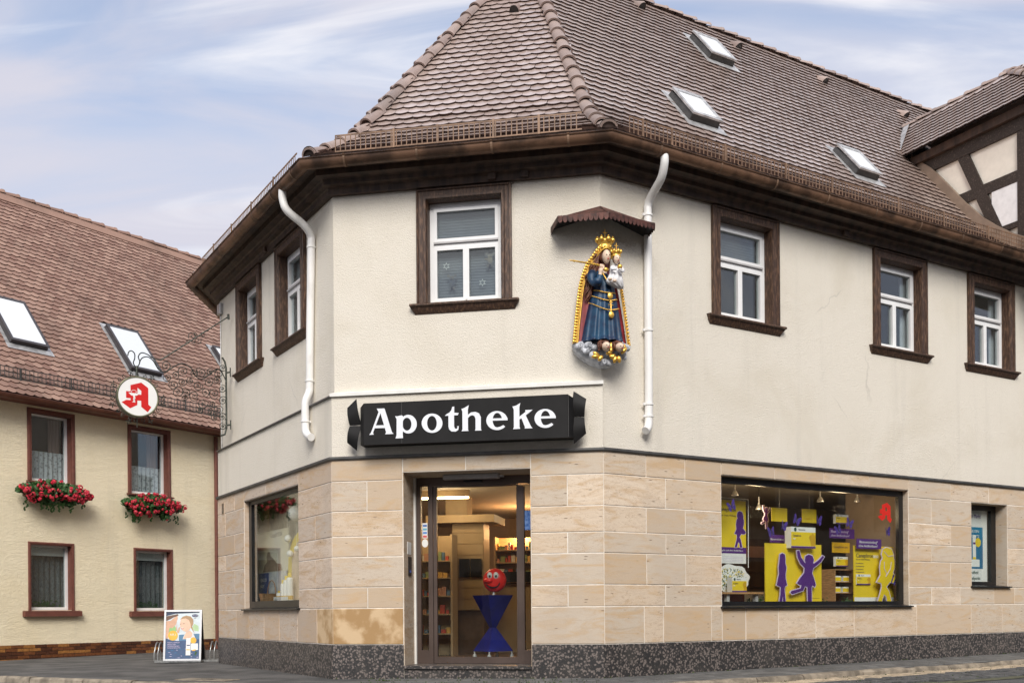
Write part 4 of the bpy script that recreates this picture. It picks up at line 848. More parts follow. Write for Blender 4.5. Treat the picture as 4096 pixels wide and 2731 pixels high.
th = thing('door_mat', 'blue mat just inside the entrance door', 'mat', WF.M @ T(1.77, .7, .152)); MB().box(1.22, 2.34, .60, 1.4, .153, .166).build('mat', simple('blue_mat', (.03, .035, .12), .95), th, WF.M)
# ------------------------------------------------------------------ yellow neighbour house
a_ = rad(34.5); WY = Wall(Vector((-9.877, 20.0)), Vector((-9.877+12*math.sin(a_), 20.0+12*math.cos(a_))))
YH = thing('yellow_house', 'pale yellow rendered house with red tiled roof and flower boxes', 'building', T(WY.A.x, WY.A.y, 0))
YW = [(.575, 1.60, 3.50, 4.93), (2.85, 3.95, 3.45, 4.92), (.575, 1.565, .92, 2.28), (2.98, 3.985, .90, 2.265)]
q = holes(WY, -5, 13, -.3, 5.1, [(u0+.05, u1-.05, z0, z1-.04) for u0, u1, z0, z1 in YW], 0, .3); q.build('wall', m['yplaster'], YH, WY.M)
MB().box(-5, 13, .8, .9, -.3, 5.3).build('inner_wall', m['darkroom'], YH, WY.M)
q = MB(); q.box(-5, 13, .12, .79, -.3, .0); q.box(-5, 13, .3, .79, 2.6, 2.9); q.box(-5, 13, .0, .79, 5.06, 5.1); q.build('floor_slab', m['darkroom'], YH, WY.M)
LB = ('upper left window with white lace half curtain', 'upper right window with white lace half curtain', 'lower left window with patterned net curtain', 'lower right window with patterned net curtain')
m['net'] = simple('grey_net_curtain', (.16, .165, .17), .9, var=.5, scale=14, stretch=(6, 6, 1.2))
ml, nt, bb = newmat('lace_curtain'); v_ = pos(nt, (1, 1, 1)); vo = nd(nt, 'ShaderNodeTexVoronoi'); vo.inputs['Scale'].default_value = 16; nt.links.new(v_, vo.inputs['Vector']); bb.inputs['Base Color'].default_value = (.75, .75, .78, 1); bb.inputs['Roughness'].default_value = .9
al = nd(nt, 'ShaderNodeMath', operation='ADD'); al.inputs[1].default_value = .45; nt.links.new(mul(nt, ramp(nt, vo.outputs[0], .2, .5), .45), al.inputs[0]); nt.links.new(al.outputs[0], bb.inputs['Alpha']); m['lacea'] = ml
for i, (u0, u1, z0, z1) in enumerate(YW):
    w = u1-u0; M_ = WY.M @ T((u0+u1)/2, 0, 0); win = link('window', None, YH, WY.M @ T((u0+u1)/2, 0, z0)); tag(win, LB[i])
    top = i < 2; cw = .085 if top else .055
    q = MB(); prof_frame(q, w, z0-.005, z1, [(0, .01), (0, -.022), (.012, -.028), (cw*.6, -.028), (cw*.7, -.018), (cw, -.018), (cw, .14)]); q.build('casing', m['ycasing'], win, M_, 30)
    h = w/2-cw+.01; q = MB(); ring(q, -h, h, z0, z1-cw+.01, .05, .065, .06, .05, .13, .19); q.build('frame', m['pvc'], win, M_)
    MB().box(-h+.05, h-.065, .155, .165, z0+.06, z1-cw-.04).build('pane', m['glass'], win, M_)
    q = MB(); q.add([(-w/2-(.03 if top else .12), -.10, z0-.02), (w/2+(.03 if top else .12), -.10, z0-.02), (w/2+(.03 if top else .12), .14, z0+.005), (-w/2-(.03 if top else .12), .14, z0+.005)], [(0, 1, 2, 3)])
    q.box(-w/2-(.03 if top else .12), w/2+(.03 if top else .12), -.10, .0, z0-(.05 if top else .125), z0-.022); q.build('sill', m['ycasing'], win, M_)
    n = 60; q = MB()
    if top:
        zc = z0+.62; q.loft([[(-h+2*h*j/n, .24+.022*math.sin(j*.9), z+(.02*abs(math.sin(j*.45)) if z < zc-.3 else 0)) for j in range(n+1)] for z in (z0+.06, zc)], caps=False, closed=False); q.build('lace_curtain', m['lacea'], win, M_, 60)
        q = MB(); q.tube([(-h, .245, zc), (h, .245, zc)], .006, 6); q.build('curtain_rod', m['white'], win, M_)
        q = MB(); q.loft([[(h-.30+.25*j/20, .34+.03*math.sin(j*1.1), z) for j in range(21)] for z in (z0+.05, z1)], caps=False, closed=False); q.build('side_curtain', m['curtain'], win, M_, 60)
    else:
        q.loft([[(-h+2*h*j/n, .30+.02*math.sin(j*.8), z) for j in range(n+1)] for z in (z0+.05, z1-.1)], caps=False, closed=False); q.build('net_curtain', m['net'], win, M_, 60)
        q = MB(); q.box(-h+.05, h-.05, .18, .215, z1-.26, z1-.07); q.build('blind_box', m['white'], win, M_)
        q = MB(); rg = random.Random(40+i)
        for j in range(90):
            x = rg.gauss(-.05, .16); zz_ = z0+.07+abs(rg.gauss(0, .055)); r = rg.uniform(.012, .028); a = rg.uniform(0, 6.3)
            q.add([(x+r*math.cos(a+t_)*1.3, .225+rg.uniform(-.02, .02), zz_+r*math.sin(a+t_)) for t_ in (0, 1.57, 3.14, 4.71)], [(0, 1, 2, 3)])
        q.build('pot_plant', m['leaf'], win, M_)
# brick plinth
pl = link('plinth', None, YH, WY.M); MB().box(-5, 13, -.018, .02, -.3, .24).build('plinth_joints', m['settd'], pl, WY.M)
bm = [simple('plinth_brick_dark', (.075, .026, .012), .4, var=.25, scale=25), simple('plinth_brick_mid', (.15, .052, .018), .4, var=.25, scale=25), simple('plinth_brick_tan', (.30, .13, .035), .4, var=.25, scale=25)]
bms = [MB().cbox(-.118, .118, -.032, 0, -.03, .03, .003).mesh('brick', x) for x in bm]
for r in range(5):
    u = -.4+(.12 if r % 2 else 0)
    while u < 5.6: link('brick', bms[R0.choice((0, 0, 0, 1, 1, 1, 2, 2))], pl, WY.M @ T(u, 0, .206-.068*r)); u += .244
# roof
YO, YZ, YT, YD = .40, 5.07, 1.19, 4.87; yang = math.atan(YT)
yr = link('roof', None, YH, WY.M @ T(0, 0, 5))
def yM(u, d, lift=0):
    t, n_ = WY.t, WY.n; up = Vector((-n_.x*math.cos(yang), -n_.y*math.cos(yang), math.sin(yang))); x = Vector((t.x, t.y, 0)); nm = x.cross(up); P = WY.P(u, YO-d, YZ+YT*d)+nm*lift
    return Matrix(((x.x, up.x, nm.x, P.x), (x.y, up.y, nm.y, P.y), (x.z, up.z, nm.z, P.z), (0, 0, 0, 1)))
q = MB(); q.add([WY.P(-5, YO, YZ-.012), WY.P(13, YO, YZ-.012), WY.P(13, YO-YD, YZ+YT*YD-.012), WY.P(-5, YO-YD, YZ+YT*YD-.012), WY.P(13, YO-2*YD, YZ), WY.P(-5, YO-2*YD, YZ)], [(0, 1, 2, 3), (3, 2, 4, 5)]); q.build('underlay', m['batten'], yr)
MB().box(-5, 13, -.36, .1, 4.98, 5.03).build('soffit', m['ycasing'], yr, WY.M)
gts = .158; gtw = .182; ysl = YD/math.cos(yang); yt = []; m['yedge'] = simple('shadowed_red_edge', (.13, .06, .04), .9, var=.3, scale=20)  # red tiles: row shadow painted into the front edge colour too
SKY_ = ((.56, 1.38, 1.0, 1.92), (3.30, 4.14, .96, 1.90), (6.42, 7.2, 1.2, 2.05))
for r in range(int(ysl/gts)):
    s_ = -.03+r*gts; d = s_*math.cos(yang); u = -1.6+(gtw/2 if r % 2 else 0)
    while u < 10.5:
        if not any(a-.02 < u < c+.02 and e-.1 < d < f+.02 for a, c, e, f in SKY_):
            M_ = yM(u, d) @ Matrix.Rotation(R0.gauss(0, .007), 4, 'Z') @ Matrix.Diagonal((1.01, 1.0, 1, 1)) @ T(0, R0.gauss(0, .003), abs(R0.gauss(0, .002))); px_ = M_.translation
            yt.append((px_.length+(100 if (px_.x/px_.y < -.51 or px_.x/px_.y > -.27) else 0), M_))
        u += gtw
yt.sort(key=lambda t_: t_[0])
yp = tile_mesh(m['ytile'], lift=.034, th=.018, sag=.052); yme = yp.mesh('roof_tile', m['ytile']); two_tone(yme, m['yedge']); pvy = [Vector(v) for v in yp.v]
for d_, M_ in yt[:300]: link('roof_tile', yme, yr, M_)
b = MB()
for d_, M_ in yt[300:]: b.add([M_ @ v for v in pvy], yp.f)
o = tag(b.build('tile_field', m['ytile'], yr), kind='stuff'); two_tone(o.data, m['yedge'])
m['ycap'] = m_tile('red_ridge_cap', (.225, .13, .10), (.33, .205, .155), .7, .3, .5)
ycm = cap_mesh(.44, .12, .098).mesh('cap_tile', m['ycap'], 50)
cap_run([WY.P(11, YO-YD, YZ+YT*YD), WY.P(-2, YO-YD, YZ+YT*YD)], 'ridge_tile', yr, .38, ycm, .02)
q = MB(); q.box(-2, 11, 0, .33, .03, .05); q.build('ridge_course', m['ycap'], yr, yM(0, YD-.25))
m['skyframe'] = simple('dark_sash', (.07, .065, .07), .45, .3)
for (u0, u1, d0, d1), lb in zip(SKY_, ('leftmost roof window of the yellow house', 'middle roof window of the yellow house', 'right roof window of the yellow house')): roof_window(WY, u0, u1, d0, d1, yr, yang, lambda u, d: yM(u, d), .12, ('skyframe', 'skyframe'), label=lb)
gp = [(.355, 5.06)]+[(.425-.07*math.cos(math.pi*j/10), 5.03-.075*math.sin(math.pi*j/10)) for j in range(11)]+[(.50, 5.04), (.505, 5.03)]
m['ygutter'] = simple('brown_copper_gutter', (.16, .062, .04), .4, .4, var=.25, scale=3)
q = MB(); q.loft([[(u, -o, z) for o, z in gp] for u in (-5, 13)], caps=False, closed=False); q.build('gutter', m['ygutter'], YH, WY.M, 50)
g = link('snow_guard', None, YH, WY.M @ T(2, -.1, 5.4)); y = .25-YO; zb = YZ+YT*.25+.05
q = MB(); [q.box(-2, 9, y-.006, y+.006, zb+.2*f-.008, zb+.2*f+.008) for f in (0, .5, 1)]; q.build('rails', m['flash'], g, WY.M)
q = MB(); [q.box(-2+.085*j-.006, -2+.085*j+.006, y-.01, y-.004, zb-.01, zb+.21) for j in range(130)]; q.build('bars', m['flash'], g, WY.M)
for u in (-.7, .35, 1.43, 2.55, 3.4, 4.24, 5.3): MB().box(u-.014, u+.014, y-.024, y-.010, zb-.08, zb+.215).build('guard_bracket', m['flash'], g, WY.M)
q = MB(); q.tube([(5.18, -.06, 4.95), (5.18, -.06, 0)], .045, 10); q.build('downpipe', m['ycasing'], YH, WY.M, 60)
# flower boxes with red geraniums
rg = random.Random(11); bl = []
for k in range(4):
    q = MB()
    for j in range(13):
        d = Vector((rg.gauss(0, 1), rg.gauss(0, 1), rg.gauss(0, 1))).normalized(); c = d*.028; a = d.orthogonal().normalized(); e = d.cross(a); r = rg.uniform(.015, .024)
        q.add([c+(a*math.cos(t_)+e*math.sin(t_))*r+d*(.006 if t_ else 0) for t_ in (0, 1.2, 2.5, 3.8, 5)], [(0, 1, 2, 3, 4)])
    bl.append(q.mesh('blossom', m['petal']))
for nm, uc, zc, hw, lb, sd in (('flower_box', 1.0, 3.27, .80, 'red geraniums in a flower box under the upper left window', 1), ('flower_box', 3.32, 3.20, .80, 'red geraniums in a flower box under the upper right window', 2)):
    th = thing(nm, lb, 'flower box', WY.M @ T(uc, -.2, zc-.1), 'flower boxes on the yellow house'); rg = random.Random(sd)
    MB().box(uc-.6, uc+.6, -.30, -.12, zc-.12, zc+.06).build('planter', m['ycasing'], th, WY.M)
    MB().box(uc-.5, uc+.5, -.12, .0, zc-.10, zc-.08).build('bracket', m['iron'], th, WY.M)
    def cloudpt():
        while True:
            x, y_, z = rg.uniform(-1, 1), rg.uniform(-1, 1), rg.uniform(-1, 1)
            if x*x+y_*y_+z*z < 1: return x, y_, z
    q = MB()
    for j in range(2100):
        x, y_, z = cloudpt(); hang = .06*math.sin(x*7+sd)+.05*math.sin(x*13); P = Vector((uc+x*hw, -.22+y_*.20, zc+.0+z*.24*(1-.25*abs(x))+hang*(.5-.5*z)-.05*x*x)); r = rg.uniform(.022, .045)
        nn = Vector((rg.gauss(0, .6), -1+rg.gauss(0, .5), rg.gauss(.5, .5))).normalized(); a = nn.orthogonal().normalized(); a.rotate(Matrix.Rotation(rg.uniform(0, 6.3), 3, nn)); e = nn.cross(a)
        q.add([P+a*r, P+(a*.4+e*.9)*r+nn*.006, P+(-a*.7+e*.6)*r, P+(-a*.7-e*.6)*r, P+(a*.4-e*.9)*r+nn*.006], [(0, 1, 2, 3, 4)])
    for j in range(16):
        x = rg.uniform(-.9, .9); P = Vector((uc+x*hw, -.28, zc-.22)); L = rg.uniform(.03, .22)
        for k in range(int(L/.02)):
            p = P+Vector((rg.uniform(-.03, .03), rg.uniform(-.03, .03), -k*.02)); r = .025; q.add([p+Vector((r, 0, 0)), p+Vector((0, -.01, r)), p+Vector((-r, 0, 0)), p+Vector((0, .01, -r))], [(0, 1, 2, 3)])
    q.build('foliage', m['leaf'], th, WY.M)
    for j in range(88):
        x, z = rg.uniform(-1, 1), rg.uniform(-1, 1); 
        if x*x+z*z > 1.05: continue
        y_ = -math.sqrt(max(0, 1.1-x*x-z*z)); hang = .06*math.sin(x*7+sd)+.05*math.sin(x*13)
        P = Vector((uc+x*hw*1.03, -.22+y_*.21+rg.uniform(-.02, .03), zc+z*.25*(1-.25*abs(x))+hang*(.5-.5*z)-.05*x*x)); s_ = rg.uniform(.65, 1.55)
        link('blossom', bl[rg.randrange(4)], th, WY.M @ T(*P) @ Matrix.Rotation(rg.uniform(0, 6), 4, 'Y') @ Matrix.Diagonal((s_, s_, s_, 1)))
# ------------------------------------------------------------------ black shop sign
SG = thing('shop_sign', 'black ribbon shaped shop sign with pale serif letters above the door', 'sign', WF.M @ T(1.8, 0, 2.9))
q = MB(); pf = [(.45, -.16), (.53, -.27), (3.10, -.27), (3.16, -.16)]
q.loft([[(u, y, 2.92+.0*k+(.52-(.03 if abs(y) < .2 else 0))*k+(.015 if abs(y) < .2 and k == 0 else 0)) for u, y in pf]+[(pf[3][0], .02, 2.935+.49*k), (pf[0][0], .02, 2.935+.49*k)] for k in (0, 1)]); q.build('board', m['signblack'], SG, WF.M)
for u in (1.02, 3.105): MB().box(u, u+.004, -.2712, -.265, 2.925, 3.435).build('seam', m['flash'], SG, WF.M)
def flap(pts, y):      # curled ribbon tail: rows of (u,z) left edge / right edge
    q = MB(); n = 6; rings = []
    for k in range(n+1):
        f = k/n; rings.append([((1-g_)*(pts[0][0]*(1-f)+pts[3][0]*f)+g_*(pts[1][0]*(1-f)+pts[2][0]*f), y-.035*math.sin(math.pi*f)-.05*g_*0, (1-g_)*(pts[0][1]*(1-f)+pts[3][1]*f)+g_*(pts[1][1]*(1-f)+pts[2][1]*f)) for g_ in (0, .5, 1)])
    q.loft(rings, caps=False, closed=False); q2 = MB(); q2.loft([[(p[0], p[1]+.006, p[2]) for p in r] for r in rings], caps=False, closed=False); q.add(q2.v, q2.f)
    q.build('ribbon_end', m['signblack'], SG, WF.M, 60)
flap([(.27, 3.42), (.392, 3.53), (.455, 3.20), (.30, 3.195)], -.14); flap([(.30, 3.19), (.455, 3.185), (.392, 2.875), (.265, 2.98)], -.14)
flap([(3.155, 3.50), (3.31, 3.40), (3.285, 3.18), (3.13, 3.20)], -.14); flap([(3.13, 3.19), (3.285, 3.175), (3.305, 2.98), (3.155, 2.86)], -.14)
UX = ((292, .605), (525, .943), (760, 1.281), (945, 1.545), (1115, 1.787), (1338, 2.098), (1575, 2.426), (1768, 2.693), (1960, 2.955))
def lm(x, y):
    for (a, ua), (c, uc) in zip(UX, UX[1:]):
        if x <= c or c == 1960: u = ua+(uc-ua)*(x-a)/(c-a); break
    return u, 3.042+(551-.0329*x-y)*(1.387e-3-3.6e-8*(x-300))
def ellp(cx, cy, rx, ry, a0=0, a1=360, n=32): return [(cx+rx*math.cos(rad(a0+(a1-a0)*k/n)), cy-ry*math.sin(rad(a0+(a1-a0)*k/n))) for k in range(n+1)]
def smooth_poly(p): return p
def strip(q, A, B, y):
    A = [lm(*p) for p in A]; B = [lm(*p) for p in B]; n = len(A)
    q.add([(a[0], y, a[1]) for a in A]+[(c[0], y, c[1]) for c in B], [(i, i+1, n+i+1, n+i) for i in range(n-1)])
def glyph(ch, polys=(), strips=()):
    q = MB(); y = -.2745
    for p in polys: q.prism([lm(*a) for a in p], y, -.2695); y -= .0004
    for A, B in strips: strip(q, A, B, y); y -= .0004
    q.build('letter', m['letter'], SG, WF.M)
glyph('A', ([(366, 304), (428, 302), (450, 372), (488, 500), (495, 518), (508, 531), (433, 535), (441, 516), (392, 345), (378, 345)], [(360, 303), (390, 304), (392, 345), (330, 505), (324, 520), (330, 537), (290, 539), (304, 522), (312, 505), (375, 335)], [(338, 455), (425, 453), (432, 478), (328, 480)]))
glyph('p', ([(522, 372), (540, 374), (582, 365), (592, 372), (590, 540), (592, 570), (525, 573), (534, 545), (536, 400)],), ((ellp(640, 445, 76, 84), ellp(628, 445, 40, 58)),))
glyph('o', (), ((ellp(852, 438, 93, 87), ellp(851, 438, 43, 66)),))
glyph('t', ([(1050, 288), (1050, 345), (1090, 347), (1080, 368), (1048, 368), (1048, 470), (1056, 488), (1070, 490), (1080, 478), (1072, 468), (1090, 466), (1085, 500), (1062, 515), (1025, 514), (1004, 495), (998, 470), (998, 372), (966, 372), (985, 355), (1005, 345), (1025, 320), (1032, 293)],))
glyph('h', ([(1180, 278), (1172, 320), (1172, 500), (1178, 510), (1114, 512), (1122, 495), (1122, 335), (1114, 312), (1140, 302)], [(1171, 365), (1200, 343), (1240, 338), (1272, 352), (1288, 385), (1288, 490), (1293, 507), (1235, 508), (1240, 490), (1240, 400), (1230, 375), (1210, 368), (1190, 375), (1171, 395)]))
for ch, X, Y in (('e', 1433, 418), ('e', 1864, 402)):
    n = 40; A = []; B = []
    for k in range(n+1):
        a = 2+318*k/n; f = max(0, (k/n-.72)/.28); A.append((X+96*math.cos(rad(a)), Y-86*math.sin(rad(a)))); B.append((X+3+(42+34*f)*math.cos(rad(a-6*f)), Y-3-(66-4*f)*math.sin(rad(a-6*f))))
    glyph(ch, ([(X-42, Y-19), (X+95, Y-22), (X+95, Y-2), (X-42, Y+1)],), ((A, B),))
    if ch == 'e' and X == 1433:
        glyph('k', ([(1643, 260), (1634, 300), (1634, 475), (1640, 494), (1576, 497), (1584, 480), (1584, 320), (1572, 292), (1605, 284)], [(1633, 385), (1690, 340), (1685, 325), (1752, 322), (1738, 335), (1665, 393), (1633, 410)], [(1650, 392), (1690, 372), (1735, 470), (1750, 490), (1680, 492), (1682, 478)]))

# ------------------------------------------------------------------ hanging pharmacy sign on its wrought iron bracket
WK = Wall(Vector(WL.P(.787, .0)[:2]), Vector(WL.P(.787, -1.0)[:2]))   # x runs into the wall, face turned to the street
HS = thing('hanging_sign', 'round white hanging sign with red letter on a scrolled wrought iron bracket', 'sign', WK.M @ T(-1.48, 0, 3.92))
def kz(x, y): return -1.48+(x-420)*1.39e-3, 4.261+(1100-y)*1.40e-3+(x-420)*1.41e-4
dc = (-1.48, 4.245)
def disc(q, r, y0, y1, seg=40): q.loft([[(dc[0]+r*math.cos(2*math.pi*k/seg), y, dc[1]+r*math.sin(2*math.pi*k/seg)) for k in range(seg)] for y in (y0, y1)])
q = MB(); disc(q, .312, -.075, .075); q.build('drum', m['iron'], HS, WK.M, 40)
q = MB(); disc(q, .298, -.082, -.076); disc(q, .298, .076, .082); q.build('face', m['white'], HS, WK.M, 40)
q = MB(); q.tube([(dc[0]+.308*math.cos(2*math.pi*k/48), -.078, dc[1]+.308*math.sin(2*math.pi*k/48)) for k in range(49)], .014, 8); q.build('rim', simple('brass_rim', (.16, .16, .10), .5, .6, var=.3), HS, WK.M, 60)
Ao = [(462, 945), (538, 1000), (538, 1190), (570, 1217), (530, 1277), (460, 1222), (460, 1153), (417, 1153), (417, 1205), (340, 1250), (248, 1188), (300, 1157), (345, 1157), (345, 1135), (297, 1135), (297, 1058), (345, 1058), (345, 985)]
def kd_(p): return (p[0]-425)*1.39e-3+dc[0], dc[1]+(1110-p[1])*1.375e-3
q = MB(); hole = [(420, 1007), (460, 1038), (460, 1085), (420, 1085)]
# letter built as three polygons round the counter
P1 = [(345, 985), (462, 945), (462, 1040), (420, 1007), (420, 1085), (417, 1205), (340, 1250), (248, 1188), (300, 1157), (345, 1157), (345, 1135), (297, 1135), (297, 1058), (345, 1058)]
P2 = [(462, 945), (538, 1000), (538, 1190), (570, 1217), (530, 1277), (460, 1222), (460, 1153), (461, 1085), (462, 1040)]
P3 = [(419, 1085), (461, 1085), (460, 1153), (417, 1153)]
for p in (P1, P2, P3): q.prism([kd_(a) for a in p], -.0845, -.0818)
q.build('letter', m['red'], HS, WK.M)
q = MB()
for p in ([(320, 1072), (442, 1075), (415, 1098), (392, 1103), (392, 1120), (375, 1120), (375, 1105), (350, 1100)], [(375, 1120), (392, 1120), (388, 1165), (400, 1178), (358, 1178), (376, 1165)]): q.prism([kd_(a) for a in p], -.0862, -.0848)
q.tube([(*kd_(a)[:1], -.086, kd_(a)[1]) for a in bez([Vector((352, 1070, 0)), Vector((362, 1045, 0)), Vector((395, 1042, 0)), Vector((408, 1062, 0)), Vector((395, 1072, 0))], 5)] if False else [(kd_((v.x, v.y))[0], -.086, kd_((v.x, v.y))[1]) for v in bez([(352, 1072, 0), (360, 1048, 0), (390, 1040, 0), (410, 1060, 0), (396, 1070, 0)], 5)], .004, 6)
q.tube([(kd_((v.x, v.y))[0], -.087, kd_((v.x, v.y))[1]) for v in bez([(372, 1112, 0), (398, 1128, 0), (372, 1145, 0), (395, 1160, 0)], 5)], .004, 6)
q.build('chalice_mark', m['white'], HS, WK.M)
def pt(x, y, yy=0): u, z = kz(x, y); return (u, yy, z)
def spiral(cx, cy, r, turns, a0, sgn, n=26, end=.12): # crop px
    out = []
    for k in range(n+1):
        f = k/n; rr = r*(1-f*(1-end)); a = a0+sgn*turns*2*math.pi*f; out.append(pt(cx+rr*math.cos(a), cy+rr*math.sin(a)))
    return out
BR = link('bracket', None, HS, WK.M @ T(0, 0, 4.4))
q = MB(); q.tube([pt(1395, 640), pt(1425, 690), pt(1440, 760), pt(1440, 1100), pt(1440, 1470), pt(1420, 1545), pt(1370, 1560)], .016, 8); q.build('upright_bar', m['iron'], BR, WK.M, 60)
q = MB()
for y in (820, 1440): q.tube([pt(1440, y), pt(1490, y-8)], .014, 8); q.tube([pt(1490, y-60), pt(1490, y+48)], .010, 6)
q.build('wall_anchor', m['iron'], BR, WK.M)
q = MB(); q.tube([pt(690, 682), pt(1470, 160)], .010, 8); q.tube([pt(1470, 130), pt(1475, 190)], .02, 8); q.build('stay_rod', m['iron'], BR, WK.M)
q = MB()
for cx, cy, r, a0, sg in ((1050, 400, 52, 2.6, 1), (1105, 450, 48, -.6, 1), (1165, 385, 26, 2, -1), (990, 465, 26, 5, 1), (1085, 375, 24, 1, 1), (1060, 470, 22, 4, -1)): q.tube(spiral(cx, cy, r, 1.3, a0, sg), .0055, 6)
q.build('rod_scroll', m['iron'], BR, WK.M)
q = MB(); q.tube([(p.x, 0, p.z) for p in bez([pt(325, 640), pt(335, 600), pt(365, 585), pt(398, 615), pt(400, 670), pt(385, 720), pt(410, 770)], 6)], .009, 6); q.tube([(p.x, 0, p.z) for p in bez([pt(410, 775), pt(440, 750), pt(455, 705), pt(440, 650), pt(475, 605), pt(545, 625), pt(600, 665), pt(690, 685)], 6)], .009, 6)
q.tube([(p.x, 0, p.z) for p in bez([pt(450, 720), pt(480, 665), pt(540, 650), pt(600, 690), pt(650, 770), pt(730, 820), pt(830, 760), pt(930, 720), pt(1030, 770), pt(1070, 850), pt(1150, 900), pt(1230, 850), pt(1330, 780), pt(1390, 820), pt(1430, 900)], 6)], .009, 6)
q.tube([(p.x, 0, p.z) for p in bez([pt(620, 700), pt(660, 790), pt(740, 830)], 6)], .009, 6); q.build('top_scroll', m['iron'], BR, WK.M)
SCR = [(740, 745, 60), (850, 850, 42), (940, 810, 62), (1060, 830, 48), (1150, 820, 62), (1250, 815, 40), (1360, 830, 58), (1400, 760, 40), (760, 880, 45), (830, 960, 55), (930, 930, 48), (1020, 920, 40), (1110, 970, 58), (1230, 930, 52), (1330, 910, 46), (870, 1045, 68), (980, 1060, 40), (1065, 1090, 62), (1190, 1050, 52), (1300, 1065, 66), (1390, 1010, 45), (1400, 1150, 52), (960, 1120, 36), (1160, 1180, 62), (1270, 1190, 40), (1340, 1260, 58), (1250, 1290, 44), (1130, 1255, 34), (1300, 1350, 42), (1390, 1340, 48), (1400, 1450, 40)]
for i, (cx, cy, r) in enumerate(SCR):
    q = MB(); rg = random.Random(i+90); a0 = rg.uniform(0, 6.3); sg = rg.choice((-1, 1)); sp = spiral(cx, cy, r, 1.6, a0, sg, 30); q.tube(sp, [.0074-.0035*k/30 for k in range(31)], 6)
    nx = SCR[(i+7) % len(SCR)] if i % 3 == 0 else None
    tx, ty = cx+r*math.cos(a0), cy+r*math.sin(a0); ta = a0-sg*math.pi/2
    q.tube([(p.x, 0, p.z) for p in bez([pt(tx, ty), pt(tx+24*math.cos(ta), ty+24*math.sin(ta)), pt(tx+58*math.cos(ta-.7*sg), ty+58*math.sin(ta-.7*sg))], 5)], .005, 6)
    for k in range(5):
        a = a0+k*1.26; q.add([pt(cx, cy, -.008), pt(cx+9*math.cos(a-.5), cy+9*math.sin(a-.5), -.012), pt(cx+17*math.cos(a), cy+17*math.sin(a), -.006), pt(cx+9*math.cos(a+.5), cy+9*math.sin(a+.5), -.012)], [(0, 1, 2, 3)])
    q.build('scroll', m['iron'], BR, WK.M)
for k in range(22):
    q = MB(); a = 2*math.pi*k/22+.1; 
    if abs(math.sin(a)) > .985 and math.sin(a) < 0: pass
    rr = .36; cx, cz = dc[0]+rr*math.cos(a), dc[1]+rr*math.sin(a); s_ = .036; sg = 1 if k % 2 else -1
    q.tube([(cx+s_*(1-f*.85)*math.cos(a+sg*7*f), 0, cz+s_*(1-f*.85)*math.sin(a+sg*7*f)) for f in [j/12 for j in range(13)]], .0065, 5)
    if k % 3 == 0:
        for j in range(4): b2 = a+j*1.57; q.add([(cx+.05*math.cos(a), -.01, cz+.05*math.sin(a)), (cx+.05*math.cos(a)+.03*math.cos(b2-.4), -.02, cz+.05*math.sin(a)+.03*math.sin(b2-.4)), (cx+.05*math.cos(a)+.05*math.cos(b2), -.01, cz+.05*math.sin(a)+.05*math.sin(b2)), (cx+.05*math.cos(a)+.03*math.cos(b2+.4), -.02, cz+.05*math.sin(a)+.03*math.sin(b2+.4))], [(0, 1, 2, 3)])
    q.build('wreath_scroll', m['iron'], HS, WK.M)
q = MB(); q.tube([(dc[0], 0, dc[1]+.30), (dc[0], 0, dc[1]+.50)], .018, 8); q.build('hanger', m['iron'], HS, WK.M); q = MB(); q.tube([(dc[0], 0, dc[1]-.31), (dc[0], 0, dc[1]-.47)], .008, 6); q.build('finial', m['iron'], HS, WK.M)
# sensor box under the left eaves with its cable
th = thing('junction_box', 'small grey junction box with cable under the left eaves corner', 'junction box', WL.M @ T(.12, 0, 5.95)); MB().cbox(.05, .22, .0, .06, 5.93, 6.11, .01).build('box', m['zinc'], th, WL.M); q = MB(); q.tube([(.10, .045, 5.93), (.11, .045, 5.0), (.13, .045, 4.0), (.14, .045, 2.86)], .008, 6); q.build('cable', m['zinc'], th, WL.M)

# ------------------------------------------------------------------ tin canopy over the statue
CN = thing('statue_canopy', 'small rusty brown tin canopy with scalloped edge over the statue', 'canopy', T(*cpt(3, -.06), 5.5))
zc = 5.55; apx = Vector((*cpt(3, -.055), 5.79)); eav = [WF.P(2.86, -.055, zc), WF.P(3.0, .31, zc), Vector((*cpt(3, .31), zc)), WR.P(.585, .31, zc), WR.P(.73, -.055, zc)]
q = MB(); q.add([apx]+eav, [(0, 1, 2), (0, 2, 3), (0, 3, 4), (0, 4, 5)]); q.build('tin_roof', m['rust'], CN)
q = MB(); q.add([Vector((*cpt(3, -.055), 5.70))]+[p-Vector((0, 0, .012)) for p in eav], [(0, 1, 2), (0, 2, 3), (0, 3, 4), (0, 4, 5)]); q.build('tin_lining', m['black'], CN)
q = MB()
for a, c in zip(eav, eav[1:]):
    n = max(3, int((c-a).length/.058))
    for k in range(n):
        p, r = a.lerp(c, k/n), a.lerp(c, (k+.94)/n); mid = (p+r)/2; d = Vector((0, 0, 1)); o_ = (c-a).normalized().cross(d)*.0
        pts_ = [p+d*.03, r+d*.03]+[p.lerp(r, .5+.5*math.cos(math.pi*j/6))-d*(.012+.045*math.sin(math.pi*j/6)) for j in range(7)]
        q.add(pts_, [tuple(range(9))])
        q.add([x+(c-a).normalized().cross(d)*-.004 for x in pts_], [tuple(range(9))])
q.build('scalloped_fringe', m['rust'], CN)
q = MB()
for a, c in ((apx, eav[1]), (apx, eav[2]), (apx, eav[3])): q.tube([a, c], .009, 6)
q.build('seam_rib', m['rust'], CN)
